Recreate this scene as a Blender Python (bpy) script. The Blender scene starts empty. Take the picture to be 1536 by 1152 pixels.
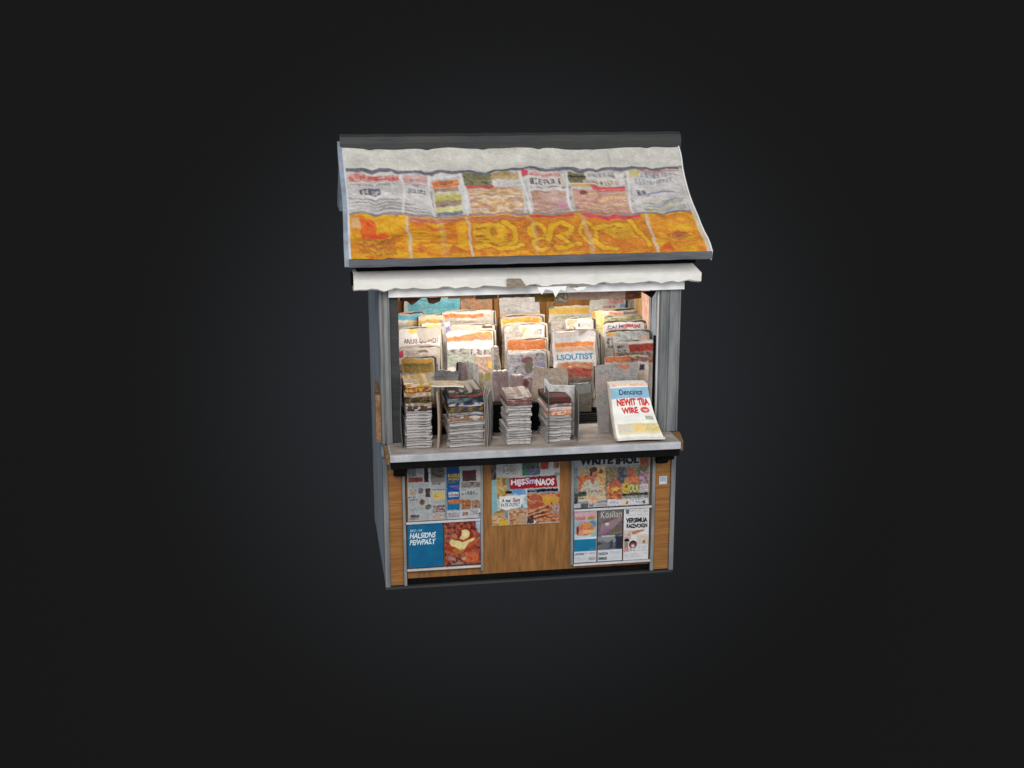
import bpy, bmesh, math, random
import numpy as np
from mathutils import Vector, Matrix
random.seed(7)
scene = bpy.context.scene
COL = scene.collection
# ------------------------------------------------------------------ camera
F = 1916.1; CX, CY, CZ = -1.4179, -8.0865, 3.3621
YAW, PITCH, ROLL = 0.1573, 0.2375, -0.0022
cyw, syw = math.cos(YAW), math.sin(YAW); cp, sp = math.cos(PITCH), math.sin(PITCH)
FWD = Vector((syw*cp, cyw*cp, -sp)); R0 = Vector((cyw, -syw, 0)); U0 = R0.cross(FWD)
RIGHT = math.cos(ROLL)*R0 + math.sin(ROLL)*U0; UP = math.cos(ROLL)*U0 - math.sin(ROLL)*R0
CAM = Vector((CX, CY, CZ))
def at(px, py, Y):
    d = FWD + RIGHT*((px-768)/F) - UP*((py-576)/F)
    return CAM + d*((Y-CY)/d.y)
cd = bpy.data.cameras.new('camera'); cam = bpy.data.objects.new('camera', cd); COL.objects.link(cam)
cd.sensor_width = 36; cd.lens = F/1536*36; cd.clip_end = 500
m = Matrix((RIGHT, UP, -FWD)).transposed().to_4x4(); m.translation = CAM; cam.matrix_world = m
scene.camera = cam
# ------------------------------------------------------------------ colour helpers
def lin(c, g=1.0):
    o = []
    for v in c:
        v = v/255.0
        v = v/12.92 if v <= 0.04045 else ((v+0.055)/1.055)**2.4
        o.append(min(v*g, 0.9))
    return tuple(o)
# ------------------------------------------------------------------ materials
def mat(name, rgb, rough=.6, spec=.3, metal=0, var=.18, scale=6, stretch=(1,1,1), bump=.1, bscale=60, tint=None):
    M = bpy.data.materials.new(name); M.use_nodes = True; nt = M.node_tree; b = nt.nodes['Principled BSDF']
    b.inputs['Roughness'].default_value = rough; b.inputs['Specular IOR Level'].default_value = spec; b.inputs['Metallic'].default_value = metal
    tc = nt.nodes.new('ShaderNodeTexCoord'); mp = nt.nodes.new('ShaderNodeMapping'); mp.inputs['Scale'].default_value = stretch
    nt.links.new(tc.outputs['Object'], mp.inputs['Vector'])
    n = nt.nodes.new('ShaderNodeTexNoise'); n.inputs['Scale'].default_value = scale; n.inputs['Detail'].default_value = 6; n.inputs['Roughness'].default_value = .65
    nt.links.new(mp.outputs['Vector'], n.inputs['Vector'])
    r = nt.nodes.new('ShaderNodeValToRGB'); a = lin(rgb); t = lin(tint) if tint else tuple(v*(1-var*1.6) for v in a)
    r.color_ramp.elements[0].position = .3; r.color_ramp.elements[1].position = .68
    r.color_ramp.elements[0].color = (*t, 1); r.color_ramp.elements[1].color = (*[min(v*(1+var*.5), .9) for v in a], 1)
    nt.links.new(n.outputs['Fac'], r.inputs['Fac']); nt.links.new(r.outputs['Color'], b.inputs['Base Color'])
    n2 = nt.nodes.new('ShaderNodeTexNoise'); n2.inputs['Scale'].default_value = bscale; n2.inputs['Detail'].default_value = 4
    nt.links.new(mp.outputs['Vector'], n2.inputs['Vector'])
    bp = nt.nodes.new('ShaderNodeBump'); bp.inputs['Strength'].default_value = bump; bp.inputs['Distance'].default_value = .01
    nt.links.new(n2.outputs['Fac'], bp.inputs['Height']); nt.links.new(bp.outputs['Normal'], b.inputs['Normal'])
    return M
M_POST = mat('galvanised_metal', (132,134,134), .55, .3, .1, .35, 2.2, (6,6,.7), .15, 30, (84,87,90))
M_SIDE = mat('blue_grey_sheet_metal', (150,160,172), .6, .3, .1, .3, 2, (4,4,.6), .12, 30, (108,118,130))
M_COUNTER = mat('counter_laminate', (188,191,196), .5, .4, 0, .12, 5, (1,6,1), .05, 50, (146,146,150))
M_BLACK = mat('black_parts_and_shade', (14,13,13), .8, .1, 0, .3, 8)  # for black parts and for dark fills that stand in for shade
M_DARK = mat('dark_metal_and_shade', (62,62,60), .55, .4, .2, .3, 4, (.5,6,6), .2, 30, (48,50,54))
M_FASCIA = mat('grey_fascia', (98,100,106), .55, .3, .1, .3, 4, (.6,5,5), .2, 30, (66,68,74))
M_WOOD = mat('oak_veneer', (146,101,55), .5, .2, 0, .35, 2.4, (14,14,1.8), .12, 24, (112,76,42))
M_WOODH = mat('oak_veneer_cross_grain', (156,108,58), .5, .25, 0, .3, 2.2, (1.6,1.6,26), .15, 24, (112,72,36))
M_BROWN = mat('raw_timber', (150,116,84), .7, .2, 0, .3, 5, (2,8,8), .3, 30, (98,70,46))
M_WHITE = mat('off_white_canvas', (226,224,219), .75, .15, 0, .06, 3, (1,5,5), .2, 30, (208,205,199))
M_BEAM = mat('white_enamel', (249,249,249), .45, .3, 0, .05, 3)
M_RAIL = mat('white_rail', (222,222,226), .5, .3, 0, .08, 6)
M_RAIL2 = mat('poster_rail_grey', (196,196,200), .5, .3, 0, .12, 6)
M_FRAME = mat('aluminium_strip', (140,142,144), .5, .4, .15, .25, 4, (4,4,1), .1, 40, (106,108,110))
M_CEIL = mat('ceiling_board', (196,180,160), .8, .1, 0, .1, 4)
M_SCRAP = mat('torn_brown_card', (86,60,44), .85, .1, 0, .5, 18, (1,1,1), .3, 50, (34,22,18))
def paper_mat(name, bump=.12):
    M = bpy.data.materials.new(name); M.use_nodes = True; nt = M.node_tree; b = nt.nodes['Principled BSDF']
    b.inputs['Roughness'].default_value = .55; b.inputs['Specular IOR Level'].default_value = .25
    a = nt.nodes.new('ShaderNodeAttribute'); a.attribute_name = 'Col'
    tc = nt.nodes.new('ShaderNodeTexCoord'); n = nt.nodes.new('ShaderNodeTexNoise'); n.inputs['Scale'].default_value = 14; n.inputs['Detail'].default_value = 7
    nt.links.new(tc.outputs['Object'], n.inputs['Vector'])
    mr = nt.nodes.new('ShaderNodeMapRange'); mr.inputs['From Min'].default_value = .3; mr.inputs['From Max'].default_value = .7
    mr.inputs['To Min'].default_value = .86; mr.inputs['To Max'].default_value = 1.06
    nt.links.new(n.outputs['Fac'], mr.inputs['Value'])
    mx = nt.nodes.new('ShaderNodeVectorMath'); mx.operation = 'SCALE'
    nt.links.new(a.outputs['Color'], mx.inputs[0]); nt.links.new(mr.outputs['Result'], mx.inputs['Scale']); nt.links.new(mx.outputs['Vector'], b.inputs['Base Color'])
    n2 = nt.nodes.new('ShaderNodeTexNoise'); n2.inputs['Scale'].default_value = 9; n2.inputs['Detail'].default_value = 5
    nt.links.new(tc.outputs['Object'], n2.inputs['Vector'])
    bp = nt.nodes.new('ShaderNodeBump'); bp.inputs['Strength'].default_value = bump; bp.inputs['Distance'].default_value = .03
    nt.links.new(n2.outputs['Fac'], bp.inputs['Height']); nt.links.new(bp.outputs['Normal'], b.inputs['Normal'])
    return M
M_PAPER = paper_mat('printed_paper'); M_VINYL = paper_mat('printed_vinyl', .15)
# ------------------------------------------------------------------ object helpers
def tag(o, label=None, cat=None, group=None, kind=None):
    if label: o['label'] = label
    if cat: o['category'] = cat
    if group: o['group'] = group
    if kind: o['kind'] = kind
    return o
def link(name, me, parent=None, loc=None):
    o = bpy.data.objects.new(name, me); COL.objects.link(o)
    if parent: o.parent = parent
    if loc: o.location = loc
    return o
def empty(name, loc=(0,0,0)):
    o = bpy.data.objects.new(name, None); COL.objects.link(o); o.location = loc; o.empty_display_size = .1; return o
class MB:
    def __init__(s): s.bm = bmesh.new()
    def box(s, x0, x1, y0, y1, z0, z1):
        v = [s.bm.verts.new((x, y, z)) for x in (x0, x1) for y in (y0, y1) for z in (z0, z1)]
        for f in ((0,1,3,2),(4,6,7,5),(0,4,5,1),(2,3,7,6),(0,2,6,4),(1,5,7,3)): s.bm.faces.new([v[i] for i in f])
        return s
    def prism_x(s, prof, x0, x1, nx=1, wob=0):        # profile in y,z extruded along x
        prof = list(prof); rings = []
        for i in range(nx+1):
            x = x0+(x1-x0)*i/nx; a = math.sin(i*1.7)*wob; b = math.sin(i*2.3+1)*wob
            rings.append([s.bm.verts.new((x, y+a, z+b)) for y, z in prof])
        n = len(prof)
        for i in range(nx):
            for j in range(n):
                s.bm.faces.new((rings[i][j], rings[i][(j+1) % n], rings[i+1][(j+1) % n], rings[i+1][j]))
        s.bm.faces.new(rings[0]); s.bm.faces.new(rings[-1][::-1]); return s
    def prism_y(s, prof, y0, y1):                      # profile in x,z
        a = [s.bm.verts.new((x, y0, z)) for x, z in prof]; b = [s.bm.verts.new((x, y1, z)) for x, z in prof]; n = len(a)
        for j in range(n): s.bm.faces.new((a[j], a[(j+1) % n], b[(j+1) % n], b[j]))
        s.bm.faces.new(a); s.bm.faces.new(b[::-1]); return s
    def prism_z(s, prof, z0, z1):
        a = [s.bm.verts.new((x, y, z0)) for x, y in prof]; b = [s.bm.verts.new((x, y, z1)) for x, y in prof]; n = len(a)
        for j in range(n): s.bm.faces.new((a[j], a[(j+1) % n], b[(j+1) % n], b[j]))
        s.bm.faces.new(a); s.bm.faces.new(b[::-1]); return s
    def build(s, name, M, parent=None, bevel=0, loc=None):
        bmesh.ops.recalc_face_normals(s.bm, faces=s.bm.faces)
        me = bpy.data.meshes.new(name); s.bm.to_mesh(me); s.bm.free(); me.materials.append(M)
        o = link(name, me, parent, loc)
        if bevel:
            md = o.modifiers.new('bevel', 'BEVEL'); md.width = bevel; md.segments = 2; md.limit_method = 'ANGLE'
        return o
# ------------------------------------------------------------------ painted print canvases
def vnoise(ny, nx, cy, cx, rng):
    gy, gx = int(ny/cy)+3, int(nx/cx)+3
    g = rng.random((gy, gx)); y = np.arange(ny)/cy; x = np.arange(nx)/cx
    iy, ix = y.astype(int), x.astype(int); fy, fx = y-iy, x-ix
    fy = fy*fy*(3-2*fy); fx = fx*fx*(3-2*fx)
    a = g[np.ix_(iy, ix)]*(1-fx)+g[np.ix_(iy, ix+1)]*fx; b = g[np.ix_(iy+1, ix)]*(1-fx)+g[np.ix_(iy+1, ix+1)]*fx
    return a*(1-fy[:, None])+b*fy[:, None]
class Canvas:
    def __init__(s, w, h, frame=(0,0,1,1), slope=0, bg=(190,190,190), cell=.004, seed=1):
        s.w, s.h, s.rk = w, h, .45; s.nx = max(4, int(w/cell)); s.ny = max(4, int(h/cell)); s.fr = frame; s.sl = slope
        s.a = np.zeros((s.ny, s.nx, 3)); s.a[:] = bg; s.texts = []; s.rng = np.random.default_rng(seed)
        s.Y, s.X = np.mgrid[0:s.ny, 0:s.nx]; s.X = (s.X+.5)/s.nx; s.Y = (s.Y+.5)/s.ny
    def uv(s, x, y):
        x0, y0, x1, y1 = s.fr; u = (x-x0)/(x1-x0); return u, (y+(x-x0)*s.sl-y0)/(y1-y0)
    def rect_mask(s, x0, y0, x1, y1):
        u0, v0 = s.uv(x0, y0); u1, v1 = s.uv(x1, y1); 
        if s.sl: v1 = v0+(y1-y0)/(s.fr[3]-s.fr[1])
        return (s.X >= u0)&(s.X < u1)&(s.Y >= v0)&(s.Y < v1), (u0, v0, u1, v1)
    def blend(s, m, c, al=1):
        s.a[m] = s.a[m]*(1-al)+np.array(c, float)*al
    def rect(s, x0, y0, x1, y1, c, al=1): s.blend(s.rect_mask(x0, y0, x1, y1)[0], c, al)
    def ell(s, cx, cy, rx, ry, c, al=1, rot=0):
        u, v = s.uv(cx, cy); fx = abs(s.fr[2]-s.fr[0]); fy = abs(s.fr[3]-s.fr[1])
        dx, dy = (s.X-u)*fx, (s.Y-v)*fy; c_, s_ = math.cos(rot), math.sin(rot)
        m = ((dx*c_+dy*s_)/rx)**2+((-dx*s_+dy*c_)/ry)**2 < 1; s.blend(m, c, al); return m
    def poly(s, pts, c, al=1):
        P = [s.uv(*p) for p in pts]; m = np.zeros(s.X.shape, bool); n = len(P)
        for i in range(n):
            (xa, ya), (xb, yb) = P[i], P[(i+1) % n]
            if ya == yb: continue
            cr = ((ya > s.Y) != (yb > s.Y)) & (s.X < (xb-xa)*(s.Y-ya)/(yb-ya)+xa); m ^= cr
        s.blend(m, c, al); return m
    def noise(s, amt, cx=6, cy=6, m=None):
        n = (vnoise(s.ny, s.nx, cy, cx, s.rng)-.5)*2*amt+(vnoise(s.ny, s.nx, max(1, cy/2.5), max(1, cx/2.5), s.rng)-.5)*amt
        if m is None: s.a += n[..., None]
        else: s.a[m] += n[m][:, None]
    def photo(s, x0, y0, x1, y1, pal, cx=7, cy=4, mask=None, al=1, warp=0):
        m = mask if mask is not None else s.rect_mask(x0, y0, x1, y1)[0]
        n = .55*vnoise(s.ny, s.nx, cy, cx, s.rng)+.3*vnoise(s.ny, s.nx, cy/2, cx/2, s.rng)+.15*vnoise(s.ny, s.nx, 1.3, 1.3, s.rng)
        n = np.clip((n-.22)/.56, 0, .999)*(len(pal)-1); i = n.astype(int); f = (n-i)[..., None]; P = np.array(pal, float)
        c = P[i]*(1-f)+P[np.minimum(i+1, len(pal)-1)]*f
        rg = np.abs(vnoise(s.ny, s.nx, max(1.5, cy*.8), max(1.5, cx*.8), s.rng)-.5); c = c*(1-.24*s.rk*np.clip(1-rg/.12, 0, 1)[..., None])
        rg = np.abs(vnoise(s.ny, s.nx, max(1.2, cy*.5), max(1.2, cx*.5), s.rng)-.5); c = c+22*s.rk*np.clip(1-rg/.10, 0, 1)[..., None]
        c = c+(s.rng.random(n.shape)[..., None]-.5)*26
        s.a[m] = s.a[m]*(1-al)+c[m]*al
    def warp(s, amp=2, sc=12, m=None):
        dx = (vnoise(s.ny, s.nx, sc, sc, s.rng)-.5)*2*amp+(vnoise(s.ny, s.nx, sc/3, sc/3, s.rng)-.5)*amp*.8; dy = (vnoise(s.ny, s.nx, sc, sc, s.rng)-.5)*2*amp+(vnoise(s.ny, s.nx, sc/3, sc/3, s.rng)-.5)*amp*.8
        j, i = np.mgrid[0:s.ny, 0:s.nx]; jj = np.clip(j+dy, 0, s.ny-1.001); ii = np.clip(i+dx, 0, s.nx-1.001)
        j0, i0 = jj.astype(int), ii.astype(int); fj, fi = (jj-j0)[..., None], (ii-i0)[..., None]; A = s.a; j1 = np.minimum(j0+1, s.ny-1); i1 = np.minimum(i0+1, s.nx-1)
        B = A[j0, i0]*(1-fi)*(1-fj)+A[j0, i1]*fi*(1-fj)+A[j1, i0]*(1-fi)*fj+A[j1, i1]*fi*fj
        if m is None: s.a = B
        else: s.a[m] = B[m]
    def fade(s, k, g=(150,148,146), m=None):
        g = np.array(g, float)
        if m is None: s.a = s.a*(1-k)+g*k
        else: s.a[m] = s.a[m]*(1-k)+g*k
    def lines(s, x0, y0, x1, y1, n, c=(70,70,72), fill=.75, al=.7, h=.5):
        u0, v0 = s.uv(x0, y0); u1 = s.uv(x1, y0)[0]; v1 = v0+(y1-y0)/(s.fr[3]-s.fr[1]); dv = (v1-v0)/n
        for k in range(n):
            u = u0
            while u < u1:
                L = s.rng.uniform(.01, .05)*(.5+.5*min(1, .3/s.w)); e = min(u+L, u1)
                if s.rng.random() < fill:
                    m = (s.X >= u)&(s.X < e)&(s.Y >= v0+k*dv)&(s.Y < v0+(k+h)*dv); s.blend(m, c, al*s.rng.uniform(.6, 1))
                u = e+.012
    def glyphs(s, x0, y0, x1, y1, n, c, al=.9):       # big scrambled headline strokes
        u0, v0 = s.uv(x0, y0); u1, v1 = s.uv(x1, y1); w = (u1-u0)/n
        for k in range(n):
            a = u0+k*w
            for j in range(3):
                if s.rng.random() < .75:
                    p = a+w*(.05+.3*j); m = (s.X >= p)&(s.X < p+w*.2)&(s.Y >= v0)&(s.Y < v1); s.blend(m, c, al)
            for vv in (v0, (v0+v1)/2-.1*(v1-v0), v1-.2*(v1-v0)):
                if s.rng.random() < .55:
                    m = (s.X >= a)&(s.X < a+w*.8)&(s.Y >= vv)&(s.Y < vv+.2*(v1-v0)); s.blend(m, c, al)
    def text(s, t, x0, y0, x1, y1, c, bold=.02, shear=0):
        u0, v0 = s.uv(x0, y0); u1 = s.uv(x1, y0)[0]; v1 = v0+(y1-y0)/(s.fr[3]-s.fr[1]); s.texts.append((t, u0, v0, u1, v1, c, bold, shear))
_tc = {}
def text_mesh(t, bold, shear):
    k = (t, bold, shear)
    if k in _tc: return _tc[k]
    cu = bpy.data.curves.new('lettering', 'FONT'); cu.body = t; cu.offset = bold; cu.shear = shear; cu.resolution_u = 3
    o = bpy.data.objects.new('lettering', cu); COL.objects.link(o); dg = bpy.context.evaluated_depsgraph_get()
    me = o.evaluated_get(dg).to_mesh(); V = [tuple(v.co[:2]) for v in me.vertices]; P = [tuple(p.vertices) for p in me.polygons]
    o.evaluated_get(dg).to_mesh_clear(); bpy.data.objects.remove(o); bpy.data.curves.remove(cu)
    xs = [v[0] for v in V]; ys = [v[1] for v in V]; x0, x1, y0, y1 = min(xs), max(xs), min(ys), max(ys)
    V = [((x-x0)/(x1-x0), (y-y0)/(y1-y0)) for x, y in V]; _tc[k] = (V, P); return _tc[k]
def sheet_mesh(name, cv, fn, thick=.003, edge=(205,200,192), gain=1.0, M=None, back=None):
    """solid printed sheet: fn(u,v)->Vector, u right, v down; front normal = towards -y"""
    nx, ny = cv.nx, cv.ny; V = []; C = []; Fc = []
    A = np.clip(cv.a, 0, 255)/255.; A = np.where(A <= .04045, A/12.92, ((A+.055)/1.055)**2.4)*gain; A = np.clip(A, 0, .88)
    Pf = [[None]*(nx+1) for _ in range(ny+1)]
    Pad = np.pad(A, ((0,1),(0,1),(0,0)), 'edge'); Pm = np.pad(A, ((1,0),(1,0),(0,0)), 'edge')
    for j in range(ny+1):
        for i in range(nx+1):
            V.append(fn(i/nx, j/ny)); c = (Pad[j, i]+Pm[j, i])/2; C.append((c[0], c[1], c[2], 1))
    idx = lambda i, j: j*(nx+1)+i
    for j in range(ny):
        for i in range(nx): Fc.append((idx(i, j), idx(i, j+1), idx(i+1, j+1), idx(i+1, j)))
    # outward normal from centre
    def nrm(u, v):
        e = .01; u = min(max(u, e), 1-e); v = min(max(v, e), 1-e)
        a = Vector(fn(u+e, v))-Vector(fn(u-e, v)); b = Vector(fn(u, v-e))-Vector(fn(u, v+e)); return a.cross(b).normalized()
    ec = (*lin(edge, gain), 1); bc = (*lin(back or edge, gain), 1); bx, by = min(nx, 14), min(ny, 14); o = len(V)
    for j in range(by+1):
        for i in range(bx+1):
            u, v = i/bx, j/by; V.append(Vector(fn(u, v))-nrm(u, v)*thick); C.append(bc)
    id2 = lambda i, j: o+j*(bx+1)+i
    for j in range(by):
        for i in range(bx): Fc.append((id2(i, j), id2(i+1, j), id2(i+1, j+1), id2(i, j+1)))
    def strip(uvs):
        o2 = len(V); n = len(uvs)
        for u, v in uvs:
            p = Vector(fn(u, v)); V.append(p); C.append(ec); V.append(p-nrm(u, v)*thick); C.append(ec)
        for k in range(n-1): Fc.append((o2+2*k, o2+2*k+1, o2+2*k+3, o2+2*k+2))
    K = 14
    strip([(i/K, 0) for i in range(K+1)][::-1]); strip([(1, i/K) for i in range(K+1)][::-1]); strip([(i/K, 1) for i in range(K+1)]); strip([(0, i/K) for i in range(K+1)])
    for (t, u0, v0, u1, v1, c, bold, shear) in cv.texts:
        TV, TP = text_mesh(t, bold, shear); o3 = len(V); cc = (*lin(c, gain), 1)
        for x, y in TV:
            x2 = x+.006*math.sin(y*9+x*21); y2 = y+.05*math.sin(x*27)+.03*math.sin(x*61+y*4)
            u, v = u0+(u1-u0)*x2, v1+(v0-v1)*y2
            V.append(Vector(fn(u, v))+nrm(u, v)*.0015); C.append(cc)
        for p in TP: Fc.append(tuple(o3+i for i in p))
    me = bpy.data.meshes.new(name); me.from_pydata([tuple(v) for v in V], [], Fc)
    at_ = me.color_attributes.new('Col', 'FLOAT_COLOR', 'POINT'); at_.data.foreach_set('color', np.array(C, dtype=np.float32).ravel())
    me.materials.append(M or M_PAPER); me.update(); return me
def flat(w, h, wave=0, seed=0):
    r = random.Random(seed); a, b, c = r.uniform(0, 6), r.uniform(3, 7), r.uniform(2, 5)
    return lambda u, v: Vector(((u-.5)*w, wave*(math.sin(a+b*u)+math.sin(a*2+c*v+u*2)), (1-v)*h))
# ==================================================================== KIOSK
K = empty('news_kiosk'); tag(K, 'tall oak and grey metal newspaper kiosk with a printed gabled roof and open counter', 'kiosk')
D = 1.418; ZC = 1.005
MB().box(-.985, .985, .03, D-.02, .0, .045).build('plinth', M_BLACK, K)
MB().box(-1.0, 1.0, .012, .028, -.02, -.004).build('base_edge', M_DARK, K)
# front panel and side strips
MB().box(-.85, .85, .025, .045, .047, .9).build('front_panel', M_WOOD, K)
for x0, x1 in ((-.965, -.875), (.86, .966)):
    MB().box(x0, x1, .012, .035, .008, .83).build('side_panel', M_WOODH, K, .002)
for x0, x1 in ((-1.0, -.966), (.968, 1.0)):
    MB().box(x0, x1, .0, .06, .0, .905).build('corner_post', M_POST, K, .003)
for x0, x1 in ((-.965, -.87), (.86, .967)):
    MB().box(x0, x1, .006, .04, .832, .9).build('corner_plate', M_POST, K, .003)
for x0, x1 in ((-.874, -.855), (-.352, -.334), (.27, .288), (.835, .857)):
    z0 = .004 if abs(x0) > .8 else .05
    MB().box(x0, x1, -.002, .024, z0 if abs(x0) > .8 else .08, .9).build('frame_strip', M_FRAME, K, .002)
for x0, x1, z in ((-.853, -.354, .452), (.29, .833, .478), (-.853, -.354, .118), (.29, .833, .083)):
    r = MB().box(x0, x1, -.012, .004, z-.008, z+.006).build('poster_rail', M_RAIL2, K, .003)
# upper posts (channel section)
def post(x0, x1, y0, y1, z0, z1):
    w = x1-x0; a, b, e = x0, x1, .012
    prof = [(a, y0+e), (a+.006, y0), (a+w*.3, y0), (a+w*.34, y0+e), (a+w*.44, y0+e), (a+w*.48, y0), (b-w*.18, y0), (b-w*.16, y0+.006), (b-w*.08, y0+.006), (b-w*.06, y0), (b, y0), (b, y1), (a, y1)]
    MB().prism_z(prof, z0, z1).build('post', M_POST, K)
post(-1.0, -.93, 0, .1, ZC+.002, 2.03); MB().box(-.929, -.872, .022, .06, ZC+.002, 2.03).build('post_flange_and_shade', M_DARK, K); post(.862, 1.0, 0, .1, ZC+.002, 2.03)  # dark strip stands in for shade on the left post's inner edge
post(-1.0, -.9, D-.1, D, 0, 2.03); post(.9, 1.0, D-.1, D, 0, 2.03)
MB().box(.838, .851, .052, .075, ZC+.002, 1.66).build('post_gap_fill', M_BLACK, K)  # added black strip stands in for the dark gap beside the right post
MB().box(.852, .861, .03, .05, ZC+.002, 1.98).build('post_flange_and_shade', M_RAIL, K)
# walls
MB().box(-.998, -.972, .062, D-.102, 0.0, .903).box(-.998, -.972, .102, D-.102, .903, 2.03).build('left_wall', M_SIDE, K)
MB().box(.972, .998, .062, D-.102, 0.0, .903).box(.972, .99, .47, D-.102, .903, 2.03).build('right_wall', M_SIDE, K)
# back wall with a broken notch at its top edge
bw = MB(); z0, z1 = 0.0, 2.05
prof = [(-.898, z0), (.898, z0), (.898, z1), (.60, z1), (.60, 1.75), (.545, 1.715), (.51, 1.70), (.47, 1.73), (.42, 1.74), (.42, z1), (-.898, z1)]
bw.prism_y(prof, D-.06, D-.03).build('back_wall', M_WOOD, K)
for px in (748, 826):
    x = at(px-1, 500, 1.33).x
    MB().box(x-.03, x+.03, 1.325, 1.357, ZC, 2.02).build('wall_batten', M_WOOD, K, .004)
MB().box(-.95, -.90, .9, 1.31, ZC, 2.0).build('wall_batten', M_WOODH, K, .004)
MB().box(-.97, .97, .02, D-.03, 2.035, 2.06).build('ceiling', M_CEIL, K)
# counter
cnt = MB().box(-.965, .955, -.257, 1.30, .955, ZC-.002).build('counter', M_COUNTER, K, .006)
MB().box(-.955, .945, -.238, .86, ZC-.0025, ZC).build('counter_surface', mat('worn_counter_top', (172,164,158), .6, .25, 0, .3, 3.5, (1,3,1), .1, 30, (120,106,96)), cnt)
MB().prism_z([(-.99, -.22), (-.966, -.25), (-.966, .0), (-.99, .0)], .94, ZC-.004).build('end_cap', M_BROWN, cnt)
MB().prism_z([(.956, -.253), (.975, -.235), (1.01, -.05), (1.012, .0), (.956, .0)], .94, ZC-.003).build('end_cap', M_BROWN, cnt)
MB().prism_x([(-.235, .953), (-.235, .905), (-.21, .895), (.0, .895), (.0, .953)], -.955, .95).build('counter_shade', M_BLACK, cnt)  # black block standing in for the shade under the counter
for x0 in (-.93, .85):
    MB().prism_x([(-.20, .893), (-.004, .893), (-.004, .80), (-.03, .79), (-.06, .82), (-.10, .845), (-.18, .86)], x0, x0+.08, 3, .002).build('bracket', M_BLACK, cnt)
MB().prism_z([(-1.034, .02), (-1.002, .005), (-1.002, .4), (-1.02, .4)], 1.02, 1.34).build('side_board', M_BROWN, K)
# stepped display rack behind the counter
MB().box(-.85, .078, .165, .258, ZC+.001, 1.20).box(-.85, -.83, .10, .165, ZC+.001, 1.33).build('rack_front_shade', M_BLACK, K)  # black riser added to give the shaded gaps between the piles
rk = MB().box(-.86, .12, .26, .40, ZC+.001, 1.09).box(-.86, .90, .401, .65, ZC+.001, 1.08).box(-.86, .90, .651, .95, ZC+.001, 1.15).box(-.86, .90, .951, 1.30, ZC+.001, 1.25).build('display_rack', M_BLACK, K)
# ---- roof
YE, ZE, YR, ZR, YB, ZB = -.2435, 2.2611, .6343, 2.9577, 1.6374, 2.4667
XL, XR = -1.182, 1.12
def roof_pt(u, v, off=0, sag=.035):      # v 0 ridge, 1 eave
    y = YR+(YE-YR)*v; z = ZR-.02+(ZE-ZR+.02)*v-sag*math.sin(math.pi*min(1, v*1.05))*(.3+.7*u)
    x = XL+(XR-XL)*u+(.008*math.sin(v*7+1)*(1 if u > .5 else -.6)-(.017*math.sin(math.pi*v**.75)+.003*math.sin(v*27) if u > .5 else 0))*abs(u-.5)*2
    w = .004*math.sin(u*23+math.sin(v*9)*2)+.0055*math.sin(v*30+math.sin(u*11)*1.3)+.002*math.sin(u*61+v*20)-.010*math.exp(-((u*6.1) % 1-.5)**2/.006)+.009*math.sin(u*13+1)*math.sin(math.pi*v)+.006*math.sin(v*14+u*5)
    return Vector((x, y-.0*off, z+off+w))
rc = Canvas(2.302, 1.04, (0,0,1,1), 0, (176,174,172), .0042, 11)
rc.noise(7, 14, 5)
rc.photo(0, .20, 1, .62, [(150,144,142),(184,180,178),(196,192,190),(206,202,198)], 22, 5)
# white strip
rc.rect(0, 0, 1, .195, (204,201,193)); rc.noise(6, 20, 10, rc.Y < .195)
for u in (.155,.5,.67,.78,.9): rc.rect(u, .02, u+.002, .19, (170,168,162), .5)
edge = .19+.012*(vnoise(rc.ny, rc.nx, 50, 14, rc.rng)-.5)*2
rc.blend((rc.Y > edge)&(rc.Y < edge+.028), (78,78,92), .75)
def stroke(c, pts, w, col, al=1, asp=2.1):
    d2 = np.full(c.X.shape, 9.)
    for (xa, ya), (xb, yb) in zip(pts[:-1], pts[1:]):
        xa, xb, X = xa*asp, xb*asp, c.X*asp; L = (xb-xa)**2+(yb-ya)**2+1e-9
        t = np.clip(((X-xa)*(xb-xa)+(c.Y-ya)*(yb-ya))/L, 0, 1); d2 = np.minimum(d2, (X-xa-t*(xb-xa))**2+(c.Y-ya-t*(yb-ya))**2)
    c.blend(d2 < w*w, col, al)
def arc(cx, cy, rx, ry, a0, a1, n=14): return [(cx+rx*math.cos(math.radians(a0+(a1-a0)*k/n)), cy+ry*math.sin(math.radians(a0+(a1-a0)*k/n))) for k in range(n+1)]
rc.rk = .35
PG = [(.008,.158),(.164,.238),(.246,.328),(.340,.505),(.518,.636),(.646,.815),(.830,.985)]
for x0, x1 in PG:
    m_ = (rc.X > x0)&(rc.X < x1)&(rc.Y > .23)&(rc.Y < .605); rc.photo(0, 0, 0, 0, [(188,182,180),(206,202,200),(214,212,210)], 26, 6, mask=m_)
def gl(x0, y0, x1, y1, n, c, al=.75): rc.glyphs(x0, y0, x1, y1, n, c, al)
# page 1-2: white sheets with a red masthead and grey headline
rc.photo(.01, .235, .155, .30, [(206,120,106),(190,90,80),(216,190,184),(196,150,140)], 9, 3); gl(.03, .245, .145, .275, 10, (170,50,44), .5); rc.photo(.164, .235, .238, .30, [(212,170,164),(196,140,136),(214,206,204)], 9, 3)
gl(.035, .325, .125, .352, 9, (96,94,102), .6); gl(.04, .39, .10, .435, 5, (66,68,80), .8); rc.rect(.075, .385, .09, .405, (70,80,120), .6); gl(.175, .375, .228, .42, 5, (84,84,96), .75); rc.lines(.17, .32, .235, .36, 2, (150,90,96)); rc.lines(.03, .31, .14, .322, 1, (120,110,114))
for k in range(4): rc.ell(.08+.03*k, .47+.033*k, .09, .009, (122,120,122), .7, .05); rc.ell(.15, .49+.03*k, .08, .007, (200,190,192), .7, -.04)
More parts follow.
